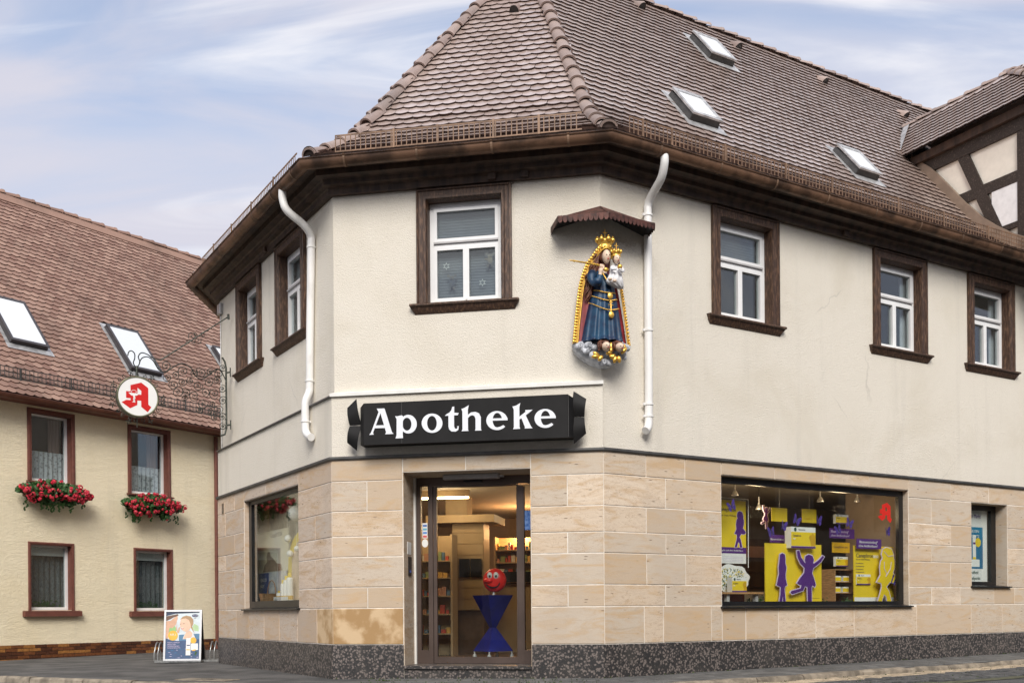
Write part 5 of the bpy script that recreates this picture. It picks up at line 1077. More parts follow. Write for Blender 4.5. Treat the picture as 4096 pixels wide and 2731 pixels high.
# ------------------------------------------------------------------ painted statue on the corner
tb = (WF.t+WR.t).normalized(); p0 = cpt(3, -.06); nb = Vector((tb.y, -tb.x))
MS = Matrix(((tb.x, -nb.x, 0, p0.x), (tb.y, -nb.y, 0, p0.y), (0, 0, 1, 0), (0, 0, 0, 1)))
ST = thing('wall_statue', 'painted statue of a crowned woman in blue robe holding a crowned child', 'statue', MS @ T(0, 0, 3.8))
K_ = 1.357e-3
def X_(x): return (x-663)*K_
def Z_(y): return 3.80+(1495-y)*K_
def S3(x, y, d): return Vector((X_(x), -d, Z_(y)))
def part(q, nm, mat, sm=60, par=None): return q.build(nm, m[mat], par or ST, MS, sm)
def half(levels, n=28, k=0, back=.06):
    rings = []
    for y, xl, xr, dep, amp in levels:
        cx, hw = (xl+xr)/2, (xr-xl)/2; ring_ = []
        for j in range(n+1):
            a = math.pi*j/n; pl_ = 1+amp*math.cos(k*a) if k else 1
            ring_.append(Vector((X_(cx-hw*math.cos(a)*(.9+.1*pl_)), -dep*math.sin(a)**.8*pl_, Z_(y))))
        ring_ += [Vector((X_(xr), back+.02, Z_(y))), Vector((X_(xl), back+.02, Z_(y)))]; rings.append(ring_)
    return MB().loft(rings[::-1])
part(half([(452, 640, 708, .09, 0), (475, 612, 716, .11, 0), (520, 575, 722, .11, 0), (590, 530, 740, .10, 0), (690, 490, 800, .10, 0), (800, 464, 822, .10, .02), (950, 444, 850, .10, .03), (1120, 424, 878, .10, .05), (1284, 408, 900, .11, .06)], 40, 14), 'mantle', 'mantle')
part(half([(640, 575, 705, .15, 0), (690, 540, 745, .20, 0), (745, 556, 785, .205, 0), (790, 566, 782, .205, .01), (830, 558, 788, .215, .02), (900, 534, 800, .235, .035), (1000, 510, 816, .25, .05), (1120, 486, 832, .265, .065), (1230, 466, 848, .28, .075), (1262, 460, 852, .285, .075), (1266, 456, 856, .295, .075), (1280, 456, 856, .295, .075)], 84, 13), 'robe', 'blue', 80)
# hood rim and gilded scalloped border: a band along the mantle edge with half-round lobes outside
RIM = [(722, 545, .19), (717, 485, .205), (694, 455, .21), (655, 457, .205), (618, 492, .185), (580, 545, .15), (540, 605, .12), (508, 690, .105), (482, 800, .095), (462, 960, .09), (445, 1110, .088), (428, 1284, .085)]
RIMR = [(800, 690, .10), (826, 800, .095), (850, 950, .09), (872, 1110, .09), (893, 1284, .09)]
def band(P, w, nm):
    pts_ = bez([S3(x, y, d) for x, y, d in P], 6); q = MB(); rin, rout = [], []
    for i, p in enumerate(pts_):
        t = (pts_[min(i+1, len(pts_)-1)]-pts_[max(i-1, 0)]); n_ = Vector((t.z, 0, -t.x)).normalized()*w; rin.append(p+Vector((0, -.004, 0))); rout.append(p+n_+Vector((0, .03, 0)))
    q.loft([rin, rout, [p+Vector((0, .06, 0)) for p in rout]], caps=False, closed=False); q.tube(rin, .0085, 6); return q, rout
q, ro = band(RIM, .046, 'l'); L_ = [0]
for a_, c_ in zip(ro, ro[1:]): L_.append(L_[-1]+(c_-a_).length)
k = .35*L_[-1]*.42
while k < L_[-1]:
    for i in range(len(ro)-1):
        if L_[i+1] >= k: break
    p = ro[i].lerp(ro[i+1], (k-L_[i])/(L_[i+1]-L_[i])); q.ell(p+Vector((0, -.012, 0)), (.018, .010, .0215), 10, 6); q.ell(p+Vector((.018, -.016, 0)), (.012, .006, .014), 8, 5); k += .036
part(q, 'scalloped_border', 'gold', 70)
q, ro = band([(x, y, d) for x, y, d in RIMR], -.030, 'r')
for i in range(0, len(ro), 1): q.ell(ro[i]+Vector((0, -.010, 0)), (.014, .014, .017), 8, 6)
part(q, 'scalloped_border', 'gold', 70)
# head: one continuous surface with face
def head(cx, cy, rx, ry, d, turn, nm_par, name, eyes=True):
    q = MB(); seg, rings = 24, 18; rr = []; rot = Matrix.Rotation(turn, 3, 'Z')
    for i in range(rings+1):
        a = -math.pi/2+math.pi*i/rings; z = math.sin(a); w = math.cos(a)
        w *= (1-.24*max(0, -z)**1.5); ring_ = []
        for k in range(seg):
            b_ = 2*math.pi*k/seg; x, y = w*math.cos(b_)*.80, w*math.sin(b_)*.92
            if y < 0:   # face side
                nose = math.exp(-((x/.13)**2))*math.exp(-((z+.08)/.20)**2)*.24; brow = math.exp(-((z-.24)/.12)**2)*.05*(1 if abs(x) < .6 else 0)
                eye = math.exp(-(((abs(x)-.30)/.16)**2))*math.exp(-((z-.10)/.12)**2)*.09; lip = math.exp(-((x/.20)**2))*math.exp(-((z+.46)/.09)**2)*.07; chin = math.exp(-((x/.3)**2))*math.exp(-((z+.85)/.18)**2)*.08
                y -= nose+brow-eye+lip+chin
            p = rot @ Vector((x*rx, y*rx*1.1, z*ry)); ring_.append(p+S3(cx, cy, d))
        rr.append(ring_)
    q.loft(rr); o = part(q, name, 'skin', 179)
    for sgn in (-1, 1):
        e = rot @ Vector((sgn*.30*rx*.95, -rx*1.1*.84, .09*ry)); q2 = MB(); q2.ell(e+S3(cx, cy, d), (rx*.17, rx*.12, ry*.065), 8, 6); part(q2, 'eye', 'darkdot', 179, o)
    e = rot @ Vector((0, -rx*1.1*.90, -.47*ry)); q2 = MB(); q2.ell(e+S3(cx, cy, d), (rx*.20, rx*.12, ry*.06), 8, 6); part(q2, 'lips', 'red', 179, o)
    return o
head(670, 536, .062, .086, .225, .12, ST, 'head')
q = MB(); q.tube([S3(655, 585, .13), S3(650, 640, .13)], [.034, .045], 12); part(q, 'neck', 'skin', 179)
q = MB(); q.loft([[S3(650, 640, .10)+Vector((.07*math.cos(a), -.06*math.sin(a), .05*math.sin(a*1)*0)) for a in [2*math.pi*j/14 for j in range(14)]], [S3(648, 690, .16)+Vector((.05*math.cos(a), -.03*math.sin(a), 0)) for a in [2*math.pi*j/14 for j in range(14)]]]); part(q, 'neckline', 'skin', 179)
# hair strands
q = MB(); rg = random.Random(5)
for i in range(13):
    x0 = 622-i*2.4; pts_ = [S3(640-i*1.5, 478+i*3, .185-i*.004)]; ends = 720+rg.uniform(0, 210)
    for k in range(1, 17):
        f = k/16; y = 490+(ends-490)*f; x = x0-88*f+(9+5*f)*math.sin(f*19+i*1.3)-i*1.8*f; pts_.append(S3(x, y, .165-.045*f+.012*math.cos(f*19+i)))
    q.tube(pts_, [.011]*15+[.008, .004], 6)
q.ell(S3(660, 510, .135), (.062, .05, .078), 14, 8)
for i in range(4): q.tube([S3(702, 486+i*4, .19), S3(712+i, 540, .165), S3(708+2*i, 600+6*i, .14)], .009, 6)
part(q, 'hair', 'hair', 80)
# crowns
def crown(cx, yb, h, r, d, cross, nm):
    c = S3(cx, yb, d); q = MB(); seg = 20
    q.loft([[c+Vector((rr*math.cos(2*math.pi*k/seg), rr*.8*math.sin(2*math.pi*k/seg), z)) for k in range(seg)] for rr, z in ((r*.8, 0), (r*.86, 0), (r*.86, h*.16), (r*.82, h*.2), (r*.88, h*.35), (r*1.0, h*.6))], caps=False)
    for k in range(7):
        a = 2*math.pi*k/7+.45; p = c+Vector((r*.97*math.cos(a), r*.8*math.sin(a), h*.74)); q.ell(p, (r*.30, r*.26, h*.26), 10, 7); q.ell(p+Vector((0, -.0, h*.26)), (r*.12, r*.12, h*.1), 6, 5)
        q.ell(c+Vector((r*.88*math.cos(a+.45), r*.7*math.sin(a+.45), h*.1)), (r*.12, r*.1, h*.09), 6, 5)
    q.ell(c+Vector((0, 0, h*.75)), (r*.5, r*.4, h*.28), 12, 8)
    t0 = c+Vector((0, 0, h*.98)); q.tube([t0, t0+Vector((0, 0, cross))], cross*.06, 6); q.tube([t0+Vector((-cross*.28, 0, cross*.62)), t0+Vector((cross*.28, 0, cross*.62))], cross*.06, 6)
    part(q, nm, 'gold', 50)
crown(674, 446, .135, .100, .15, .105, 'crown'); crown(760, 533, .082, .060, .235, .085, 'child_crown')
# right arm with sleeve, hand and sceptre
q = MB(); q.tube(bez([S3(560, 665, .14), S3(540, 720, .18), S3(548, 775, .22), S3(585, 765, .27), S3(603, 722, .27)], 5), [.050+.012*math.sin(i*.5) for i in range(16)]+[.046, .042, .040, .042, .044], 12); part(q, 'sleeve', 'blue', 179)
q = MB(); q.tube(bez([S3(601, 725, .265), S3(606, 695, .265), S3(612, 668, .262), S3(615, 650, .26)], 4), [.026, .024, .023, .022, .022, .024, .028, .030, .031, .030, .028, .024, .018], 10); h_ = part(q, 'hand', 'skin', 179)
for i in range(4): q = MB(); q.tube(bez([S3(606+i*8, 650+i*2, .275), S3(602+i*8, 628+i*2, .285), S3(610+i*8, 618+i*2, .27), S3(618+i*8, 632, .25)], 3), .0075, 6); part(q, 'finger', 'skin', 179, h_)
q = MB(); q.tube(bez([S3(622, 665, .28), S3(634, 650, .285), S3(634, 634, .28)], 3), .008, 6); part(q, 'thumb', 'skin', 179, h_)
q = MB(); q.tube([S3(318, 604, .30), S3(360, 607, .30), S3(470, 616, .29), S3(560, 624, .28), S3(640, 632, .265)], [.006, .009, .011, .013, .015], 8)
for x in (362, 470, 540): q.ell(S3(x, 607+(x-362)*.09, .293), (.010, .016, .016), 8, 6)
q.ell(S3(660, 655, .25), (.034, .02, .026), 10, 8); q.tube([S3(622, 668, .23), S3(668, 742, .235)], .010, 6); part(q, 'sceptre', 'gold', 60)
# child: one body surface in a white robe
q = MB(); lv = [(598, 732, 786, .25, .025), (622, 704, 802, .265, .045), (655, 700, 804, .275, .05), (695, 690, 804, .295, .055), (735, 668, 808, .31, .06), (762, 652, 814, .31, .06), (782, 668, 818, .30, .055), (800, 712, 822, .29, .045), (816, 770, 822, .28, .03)]
rings = []
for y, xl, xr, d, dep in lv:
    rings.append([S3((xl+xr)/2, y, d-.04)+Vector((X_(xr)-X_((xl+xr)/2), 0, 0))*math.cos(a)+Vector((0, -dep*math.sin(a)*(1+.16*math.cos(a*9)), 0)) for a in [2*math.pi*j/40 for j in range(40)]])
q.loft(rings[::-1]); ch = part(q, 'child', 'robe', 179)
head(753, 570, .048, .058, .29, .10, ST, 'child_head')
q = MB(); q.ell(S3(760, 552, .225), (.046, .045, .058), 12, 8); q.tube([S3(785, 560, .22), S3(790, 600, .21)], .012, 6); part(q, 'child_hair', 'hair', 179)
q = MB(); q.ell(S3(764, 652, .36), (.031, .031, .031), 14, 10); part(q, 'orb', 'gold', 179)
q = MB(); q.tube(bez([S3(800, 640, .28), S3(808, 672, .31), S3(782, 690, .35), S3(766, 680, .365)], 4), .016, 8); q.ell(S3(766, 676, .365), (.024, .02, .012), 8, 6); q.tube(bez([S3(712, 640, .28), S3(700, 668, .33), S3(732, 672, .36)], 4), .016, 8); part(q, 'child_arm', 'robe', 179)
q = MB(); q.ell(S3(674, 765, .36), (.024, .03, .020), 10, 6); q.ell(S3(716, 778, .36), (.026, .03, .020), 10, 6); part(q, 'child_foot', 'skin', 179)
# chains of beads, medallions and double cross
for yl, yr_, sag, xl, xr, d in ((812, 832, 30, 562, 778, .225), (862, 885, 52, 538, 796, .24), (925, 965, 70, 520, 812, .258)):
    q = MB(); n = 34
    for i in range(n+1):
        f = i/n; x = xl+(xr-xl)*f; y = yl+(yr_-yl)*f+sag*4*f*(1-f)*.9+8*math.sin(f*math.pi); a = math.acos(max(-1, min(1, 1-2*f))); q.ell(S3(x, y, d*max(.05, math.sin(a))**.8*1.02+.012), (.0085, .0085, .0085), 6, 4)
    tag(part(q, 'bead_chain', 'gold', 179), kind='stuff')
for x, y in ((693, 893), (700, 1062)): q = MB(); q.ell(S3(x, y, .272 if y < 1000 else .285), (.034, .012, .042), 16, 8); part(q, 'medallion', 'gold', 179)
q = MB(); q.tube([S3(697, 930, .272), S3(698, 1030, .278)], .008, 6); q.tube([S3(674, 972, .276), S3(720, 972, .264)], .007, 6); q.tube([S3(682, 950, .276), S3(714, 950, .276)], .007, 6); part(q, 'double_cross', 'gold')
# clouds and the two cherubs
q = MB(); half_ = half([(1275, 400, 905, .16, 0), (1330, 412, 898, .17, 0), (1390, 455, 850, .17, 0), (1440, 530, 800, .16, 0), (1480, 600, 745, .14, 0), (1496, 650, 700, .10, 0)], 30, 0); q.add(half_.v, half_.f)
for x, y, r, d in ((440, 1318, .052, .12), (520, 1312, .058, .17), (500, 1365, .05, .15), (560, 1340, .05, .2), (470, 1340, .04, .12), (560, 1400, .06, .18), (640, 1470, .062, .18), (700, 1468, .055, .18), (770, 1440, .05, .18), (830, 1370, .055, .17), (870, 1320, .055, .14), (800, 1300, .05, .2), (895, 1310, .035, .1), (690, 1300, .06, .2), (850, 1410, .036, .14)): q.ell(S3(x, y, d-.02), (r, r*.75, r*.85), 12, 8)
part(q, 'cloud', 'cloudgrey', 179)
q = MB()
for x, y, r, d, sg in ((440, 1318, .034, .165, 1), (520, 1312, .038, .215, -1), (505, 1368, .032, .19, 1), (650, 1470, .034, .225, 1), (870, 1320, .034, .185, -1), (832, 1372, .034, .215, 1), (570, 1402, .03, .22, -1)):
    q.tube([S3(x, y, d)+Vector((r*(1-.8*f)*math.cos(sg*8*f), .004, r*(1-.8*f)*math.sin(sg*8*f))) for f in [j/16 for j in range(17)]], .006, 5)
part(q, 'cloud_scroll', 'cloudgrey', 179)
for cx, cy, tn, hx in ((640, 1342, .25, -1), (765, 1345, .30, -1)):
    head(cx+5, cy+6, .064, .056, .30, tn-.05, ST, 'cherub_head')
    q = MB(); q.ell(S3(cx-12, cy-22, .235), (.066, .06, .062), 12, 8)
    q.ell(S3(cx, cy-34, .285), (.052, .045, .022), 10, 6); q.ell(S3(cx-40, cy-6, .275), (.018, .04, .045), 8, 6)
    for j in range(9): a = .6+j*.36; q.ell(S3(cx-14, cy-10, .245)+Vector((.058*math.cos(a), -.01, .055*math.sin(a))), (.018, .02, .018), 7, 5)
    for j in range(3): q.ell(S3(cx-48, cy+j*16, .25), (.017, .02, .016), 7, 5)
    part(q, 'cherub_hair', 'hair', 179)
q = MB()
for cx, cy, a0, L in ((590, 1425, 2.6, .085), (590, 1425, 3.3, .09), (620, 1425, 4.0, .075), (660, 1400, .2, .07), (690, 1400, 1.2, .10), (705, 1380, 1.6, .11), (690, 1420, -.4, .08), (745, 1425, 4.4, .08), (770, 1420, 4.9, .08), (800, 1390, .8, .09), (812, 1370, 1.3, .08), (735, 1410, 3.9, .07)):
    p = S3(cx, cy, .24); q.ell(p+Vector((L*.45*math.cos(a0), -.01, L*.45*math.sin(a0))), (L*.6, .022, .026), 10, 6, Matrix.Rotation(-a0, 3, 'Y'))
part(q, 'cherub_wing', 'gold', 179)
# ------------------------------------------------------------------ big display window
m['yel'] = simple('yellow_card', (.80, .58, .02), .5, var=.06, scale=3); m['pur'] = simple('purple_card', (.085, .018, .19), .5, var=.06); m['lav'] = simple('pale_outline', (.62, .52, .70), .5); m['card'] = simple('white_card', (.80, .80, .78), .5, var=.03); m['green'] = simple('dark_green_print', (.02, .07, .05), .5); m['txt'] = simple('dark_print', (.06, .05, .06), .6); m['crate'] = simple('wooden_crate', (.36, .20, .09), .7, var=.3, scale=10, stretch=(1, 1, 8)); m['bench'] = simple('bench_wood', (.42, .22, .09), .6, var=.2)
m['dyel'] = simple('mustard_print', (.62, .36, .01), .5); m['bfly'] = simple('violet_wing', (.075, .04, .26), .45, var=.4, scale=40); m['fred'] = simple('red_window_letter', (.95, .03, .02), .4, var=.03)
def dpoly(th, poly, y, mat, nm, thick=.004): return MB().prism(poly, y, y+thick).build(nm, m[mat], th, WR.M)
def drect(th, u0, u1, z0, z1, y, mat, nm, thick=.006): return MB().box(u0, u1, y, y+thick, z0, z1).build(nm, m[mat], th, WR.M)
def circ(u, z, r, n=20, sq=1): return [(u+r*math.cos(2*math.pi*k/n), z+r*sq*math.sin(2*math.pi*k/n)) for k in range(n)]
def fit(pts, bb, tgt):
    (x0, x1, y0, y1), (u0, u1, z0, z1) = bb, tgt; return [(u0+(x-x0)*(u1-u0)/(x1-x0), z1-(y-y0)*(z1-z0)/(y1-y0)) for x, y in pts]
JUMP = [(918, 842), (940, 838), (955, 900), (985, 945), (1000, 958), (993, 930), (1000, 890), (1030, 872), (1065, 885), (1078, 920), (1070, 955), (1085, 955), (1130, 920), (1165, 880), (1180, 890), (1150, 935), (1105, 975), (1072, 1000), (1060, 1050), (1075, 1090), (1095, 1160), (1085, 1180), (1065, 1165), (1055, 1180), (1055, 1335), (1020, 1335), (1015, 1180), (990, 1175), (975, 1215), (870, 1250), (855, 1235), (865, 1220), (950, 1195), (960, 1165), (935, 1160), (918, 1145), (945, 1100), (985, 1050), (990, 1000), (950, 960), (925, 905)]
STAND = [(755, 880), (775, 868), (795, 880), (800, 920), (798, 958), (808, 1000), (800, 1060), (800, 1100), (812, 1165), (795, 1175), (790, 1200), (800, 1335), (780, 1335), (775, 1260), (765, 1335), (745, 1335), (755, 1260), (760, 1185), (725, 1165), (735, 1110), (745, 1060), (742, 1000), (748, 955)]
CROSS = [(1765, 830), (1800, 810), (1850, 825), (1870, 880), (1868, 905), (1880, 940), (1878, 1000), (1860, 1050), (1890, 1080), (1915, 1110), (1905, 1130), (1870, 1140), (1830, 1135), (1795, 1180), (1820, 1220), (1848, 1330), (1805, 1330), (1795, 1270), (1772, 1250), (1745, 1330), (1708, 1330), (1740, 1230), (1752, 1180), (1745, 1145), (1705, 1135), (1740, 1070), (1735, 1000), (1745, 940), (1765, 915), (1752, 880)]
def figure(nm, label, pts, bb, tgt, y, fill, edge, marks=()):
    th = thing(nm, label, 'cardboard figure', WR.M @ T((tgt[0]+tgt[1])/2, y, tgt[2])); p = fit(pts, bb, tgt)
    dpoly(th, offpoly(p, .012), y, edge, 'outline', .012); dpoly(th, p, y-.003, fill, 'silhouette', .003)
    for mk in marks:
        q = MB(); q.tube([(a, y-.004, c) for a, c in fit(mk, bb, tgt)], .006, 6); q.build('drawn_line', m[edge], th, WR.M)
    return th
def pack(nm, label, u0, u1, z0, z1, y, dep, big=True, grp=None):
    th = thing(nm, label, 'box', WR.M @ T((u0+u1)/2, y, z0), grp); w, h = u1-u0, z1-z0
    MB().box(u0, u1, y, y+dep, z0, z1).build('carton', m['card'], th, WR.M); drect(th, u0+.002*w, u1-.002*w, z0+.10*h, z0+.76*h, y-.0012, 'yel', 'yellow_field', .001)
    if big or h > .09:
        drect(th, u0, u1, z0+.0, z0+.085*h, y-.0012, 'pur', 'purple_band', .001); dpoly(th, circ(u0+.17*w, z0+.875*h, .085*h, sq=1.15), y-.0015, 'green', 'round_mark', .001)
        body = [(.80, .10), (.78, .35), (.72, .5), (.76, .62), (.85, .66), (.85, .74), (.91, .74), (.91, .66), (.99, .62), (.99, .1)]; dpoly(th, [(u0+a*w, z0+c*h) for a, c in body], y-.002, 'dyel', 'torso_print', .0006)
        text('lettering', 'Bionorica', h*.115, m['txt'], th, WR.M, u0+.30*w, y-.0025, z0+.84*h, sx_=w/h*.62 if w/h < 1.5 else 1.0)
        text('lettering', 'Canephron', h*.12, m['txt'], th, WR.M, u0+.07*w, y-.0025, z0+.55*h, bold=h*.003, sx_=w/h*.62 if w/h < 1.5 else 1.0); text('lettering', 'uno', h*.11, m['card'], th, WR.M, u0+.07*w, y-.0025, z0+.41*h, bold=h*.004)
    return th
# left hanging poster
th = thing('hanging_poster', 'yellow poster with purple figure hanging at the left of the display', 'poster', WR.M @ T(2.6, .5, 1.47)); drect(th, 2.30, 2.86, 1.475, 2.36, .50, 'card', 'sheet'); drect(th, 2.301, 2.859, 1.70, 2.355, .4985, 'yel', 'yellow_field', .001); drect(th, 2.301, 2.859, 1.615, 1.70, .498, 'pur', 'purple_band', .001)
text('lettering', 'Canephron', .075, m['txt'], th, WR.M, 2.33, .4965, 2.20, bold=.001); text('lettering', 'mit der 3-fach Wirkung', .035, m['txt'], th, WR.M, 2.33, .4965, 2.13); text('lettering', 'Es geht auch ohne Antibiotikum', .034, m['card'], th, WR.M, 2.36, .4965, 1.645)
for k in range(4): drect(th, 2.42, 2.80, 1.50+.022*k, 1.504+.022*k, .4985, 'lav', 'print_line', .001)
p = fit(CROSS, (1705, 1915, 810, 1330), (2.64, 2.855, 1.70, 2.21)); dpoly(th, offpoly(p, .007), .4975, 'lav', 'figure_edge', .0008); dpoly(th, p, .4965, 'pur', 'figure_print', .0008)
th.rotation_mode = 'XYZ'
th = thing('poster_rail', 'thin white vertical rail beside the hanging poster', 'rail', WR.M @ T(2.91, .5, 1.4)); q = MB(); q.tube([(2.90, .5, 1.42), (2.91, .5, 2.38)], .006, 6); q.tube([(2.3, .5, 2.385), (2.91, .5, 2.38)], .006, 6); q.build('rod', m['white'], th, WR.M)
# bench, cloud card, pack
th = thing('display_bench', 'small wooden bench at the left of the display', 'bench', WR.M @ T(2.6, .4, .9)); drect(th, 2.15, 2.97, 1.045, 1.07, .28, 'bench', 'seat', .36)
for u in (2.32, 2.86): MB().box(u, u+.05, .32, .38, .901, 1.044).build('leg', m['grey'], th, WR.M)
MB().box(2.2, 2.92, .60, .62, .901, 1.044).build('apron', simple('red_apron', (.25, .04, .02), .6), th, WR.M)
th = thing('flower_card', 'white cloud shaped card printed with a flowering bush on the bench', 'card', WR.M @ T(2.6, .5, 1.07)); cl = []
for k in range(40): a = 2*math.pi*k/40; cl.append((2.58+.34*math.cos(a)*(1+.05*math.sin(9*a)), max(1.072, 1.26+.20*math.sin(a)*(1+.07*math.cos(7*a)))))
dpoly(th, cl, .50, 'card', 'sheet', .008); q = MB(); rg = random.Random(8); q2 = MB()
for k in range(420):
    a, r_ = rg.uniform(0, 6.3), rg.random()**.5*.92; u, z = 2.58+.31*r_*math.cos(a), 1.25+.18*r_*math.sin(a); r = rg.uniform(.006, .013); t0 = rg.uniform(0, 6.3)
    (q if k % 3 else q2).add([(u+r*math.cos(t0+j*1.57), .4985-.00001*k, z+.7*r*math.sin(t0+j*1.57)) for j in range(4)], [(0, 1, 2, 3)])
q.build('leaf_print', m['leaf'], th, WR.M); q2.build('flower_print', m['yel'], th, WR.M)
pack('product_pack', 'yellow and white carton on the wooden bench', 2.41, 2.68, 1.072, 1.272, .31, .10)
# middle yellow panel with figures and pack
th = thing('yellow_board', 'large plain yellow display panel in the middle of the window', 'display board', WR.M @ T(3.6, .3, .9)); drect(th, 3.045, 4.175, .905, 1.762, .31, 'yel', 'sheet', .02); drect(th, 3.97, 4.13, .985, .988, .3085, 'txt', 'print_line', .001)
figure('jumping_figure', 'purple cut-out of a jumping woman with raised arms', JUMP, (855, 1180, 838, 1335), (3.46, 4.155, .915, 1.665), .24, 'pur', 'lav')
figure('standing_figure', 'narrow purple cut-out of a standing woman with crossed legs', STAND, (725, 812, 868, 1335), (3.20, 3.40, .915, 1.62), .25, 'pur', 'lav')
pack('large_pack', 'large yellow and white carton on top of the yellow panel', 3.46, 3.955, 1.70, 2.0, .22, .12)
th = thing('purple_banner', 'small tilted purple sign behind the yellow panel', 'sign', WR.M @ T(3.49, .5, 1.78)); drect(th, 3.33, 3.65, 1.79, 1.90, .5, 'pur', 'sheet'); text('lettering', 'Blasenentzündung', .038, m['card'], th, WR.M, 3.34, .4985, 1.825, sx_=.95)
for nm, u0, u1, z0, z1, lb in (('hanging_card', 3.365, 3.68, 2.095, 2.292, 'plain yellow card hanging above the standing figure'), ('hanging_card', 3.988, 4.288, 2.10, 2.302, 'yellow card hanging above the large carton')):
    th = thing(nm, lb, 'card', WR.M @ T((u0+u1)/2, .5, z0)); drect(th, u0, u1, z0, z1, .5, 'yel', 'sheet'); q = MB(); q.tube([((u0+u1)/2, .5, z1), ((u0+u1)/2, .5, 2.70)], .0015, 5); q.build('thread', m['white'], th, WR.M)
    if u0 > 3.9: text('lettering', 'Canephron', .035, m['dyel'], th, WR.M, u0+.05, .4985, z0+.05)
pack('hanging_pack', 'small carton hanging beneath the ceiling right of the middle', 4.707, 4.985, 2.114, 2.249, .5, .05); pack('floating_pack', 'small carton above the wooden crate', 4.705, 4.968, 1.469, 1.613, .5, .05)
th = thing('purple_board', 'purple board with two lines of writing behind the butterflies', 'sign', WR.M @ T(4.95, .6, 1.9)); drect(th, 4.683, 5.236, 1.90, 2.05, .6, 'pur', 'sheet'); text('lettering', 'Blasenentzündung*', .052, m['lav'], th, WR.M, 4.71, .5985, 1.985); text('lettering', 'ohne Antibiotikum?', .052, m['lav'], th, WR.M, 4.71, .5985, 1.925)
th = thing('mustard_card', 'dim yellow card above the floating carton', 'card', WR.M @ T(4.95, .6, 1.68)); drect(th, 4.761, 5.151, 1.683, 1.839, .62, 'dyel', 'sheet'); text('lettering', 'Canephron uno', .05, m['txt'], th, WR.M, 4.79, .6185, 1.755)
# crate with small packs
th = thing('wooden_crate', 'upright wooden crate used as a small shelf', 'crate', WR.M @ T(4.85, .45, .9)); q = MB(); u0, u1, z0, z1, y0, y1 = 4.62, 5.05, .905, 1.425, .45, .72
q.box(u0, u0+.015, y0, y1, z0, z1); q.box(u1-.015, u1, y0, y1, z0, z1); q.box(u0+.016, u1-.016, y1-.012, y1, z0, z1); q.box(u0+.016, u1-.016, y0, y1-.013, z1-.015, z1); q.build('frame', m['crate'], th, WR.M)
for z in (1.075, 1.24): MB().box(u0+.016, u1-.016, y0+.005, y1-.014, z-.014, z).build('shelf', m['crate'], th, WR.M)
for i, (u, z) in enumerate(((4.68, 1.241), (4.86, 1.241), (4.67, 1.076), (4.85, 1.076))): pack('small_pack', 'small carton on the crate, '+('upper left', 'upper right', 'lower left', 'lower right')[i], u, u+.13, z, z+.085, .50, .06, False, 'small cartons in the crate')
th = thing('green_garland', 'dark green leaves on the display floor beside the crate', 'plant', WR.M @ T(4.8, .4, .9)); q = MB(); rg = random.Random(3)
for k in range(260):
    c_ = rg.choice(((4.85, .38), (4.3, .45), (3.0, .5), (2.98, .42))); x = c_[0]+rg.gauss(0, .09); z = .91+abs(rg.gauss(0, .035)); r = rg.uniform(.015, .035); a = rg.uniform(0, 6.3); q.add([(x+r*math.cos(a), c_[1]+rg.gauss(0, .03), z+r*.4*math.sin(a)), (x+r*.3*math.cos(a+1.5), c_[1], z+r*.3), (x-r*math.cos(a), c_[1], z-r*.2*math.sin(a)), (x, c_[1]-.01, z-.01)], [(0, 1, 2, 3)])
q.build('leaves', m['leaf'], th, WR.M)
# right panel
th = thing('product_board', 'tall yellow product panel with printed carton at the right', 'display board', WR.M @ T(5.3, .3, .9)); drect(th, 4.88, 5.775, .905, 1.775, .31, 'yel', 'sheet', .02); drect(th, 4.882, 5.773, .906, 1.0, .3085, 'card', 'white_foot', .001)
text('lettering', 'Canephron', .085, m['txt'], th, WR.M, 4.92, .307, 1.60, bold=.001); text('lettering', 'uno', .08, m['card'], th, WR.M, 5.30, .307, 1.60, bold=.002); text('lettering', 'mit der 3-fach Wirkung', .032, m['txt'], th, WR.M, 4.92, .307, 1.56)
for k in range(4): dpoly(th, circ(4.925, 1.51-.045*k, .008, 10), .3078, 'pur', 'bullet', .0006); drect(th, 4.945, 5.08+.02*(k % 2), 1.505-.045*k, 1.513-.045*k, .3078, 'txt', 'print_line', .0006)
pack('printed_pack', 'carton shown on the tall product panel', 4.91, 5.22, 1.19, 1.345, .29, .015)
th = thing('purple_sign', 'purple sign with two lines of white writing above the product panel', 'sign', WR.M @ T(5.15, .25, 1.72)); drect(th, 4.87, 5.42, 1.728, 1.875, .25, 'pur', 'sheet', .01); text('lettering', 'Blasenentzündung*', .054, m['card'], th, WR.M, 4.925, .2485, 1.81); text('lettering', 'ohne Antibiotikum?', .054, m['card'], th, WR.M, 4.905, .2485, 1.752)
figure('yellow_figure', 'yellow cut-out of a woman with crossed legs at the right', CROSS, (1705, 1915, 810, 1330), (5.254, 5.744, .915, 1.755), .20, 'yel', 'lav', ([(1775, 945), (1775, 1010), (1800, 1060), (1790, 1085)], [(1845, 945), (1835, 1010), (1790, 1085)], [(1775, 850), (1815, 895), (1865, 885)]))
# red letter on the glass
th = thing('red_letter', 'red window letter stuck inside the glass at the top right', 'sticker', WR.M @ T(5.37, .14, 2.12))
lp = lambda p: (5.209+(p[0]-248)*(.319/322), 2.122+(1277-p[1])*(.301/332))
q = MB()
for p in (P1, P2, P3): q.prism([lp(a) for a in p], .137, .140)
q.build('letter', m['fred'], th, WR.M)
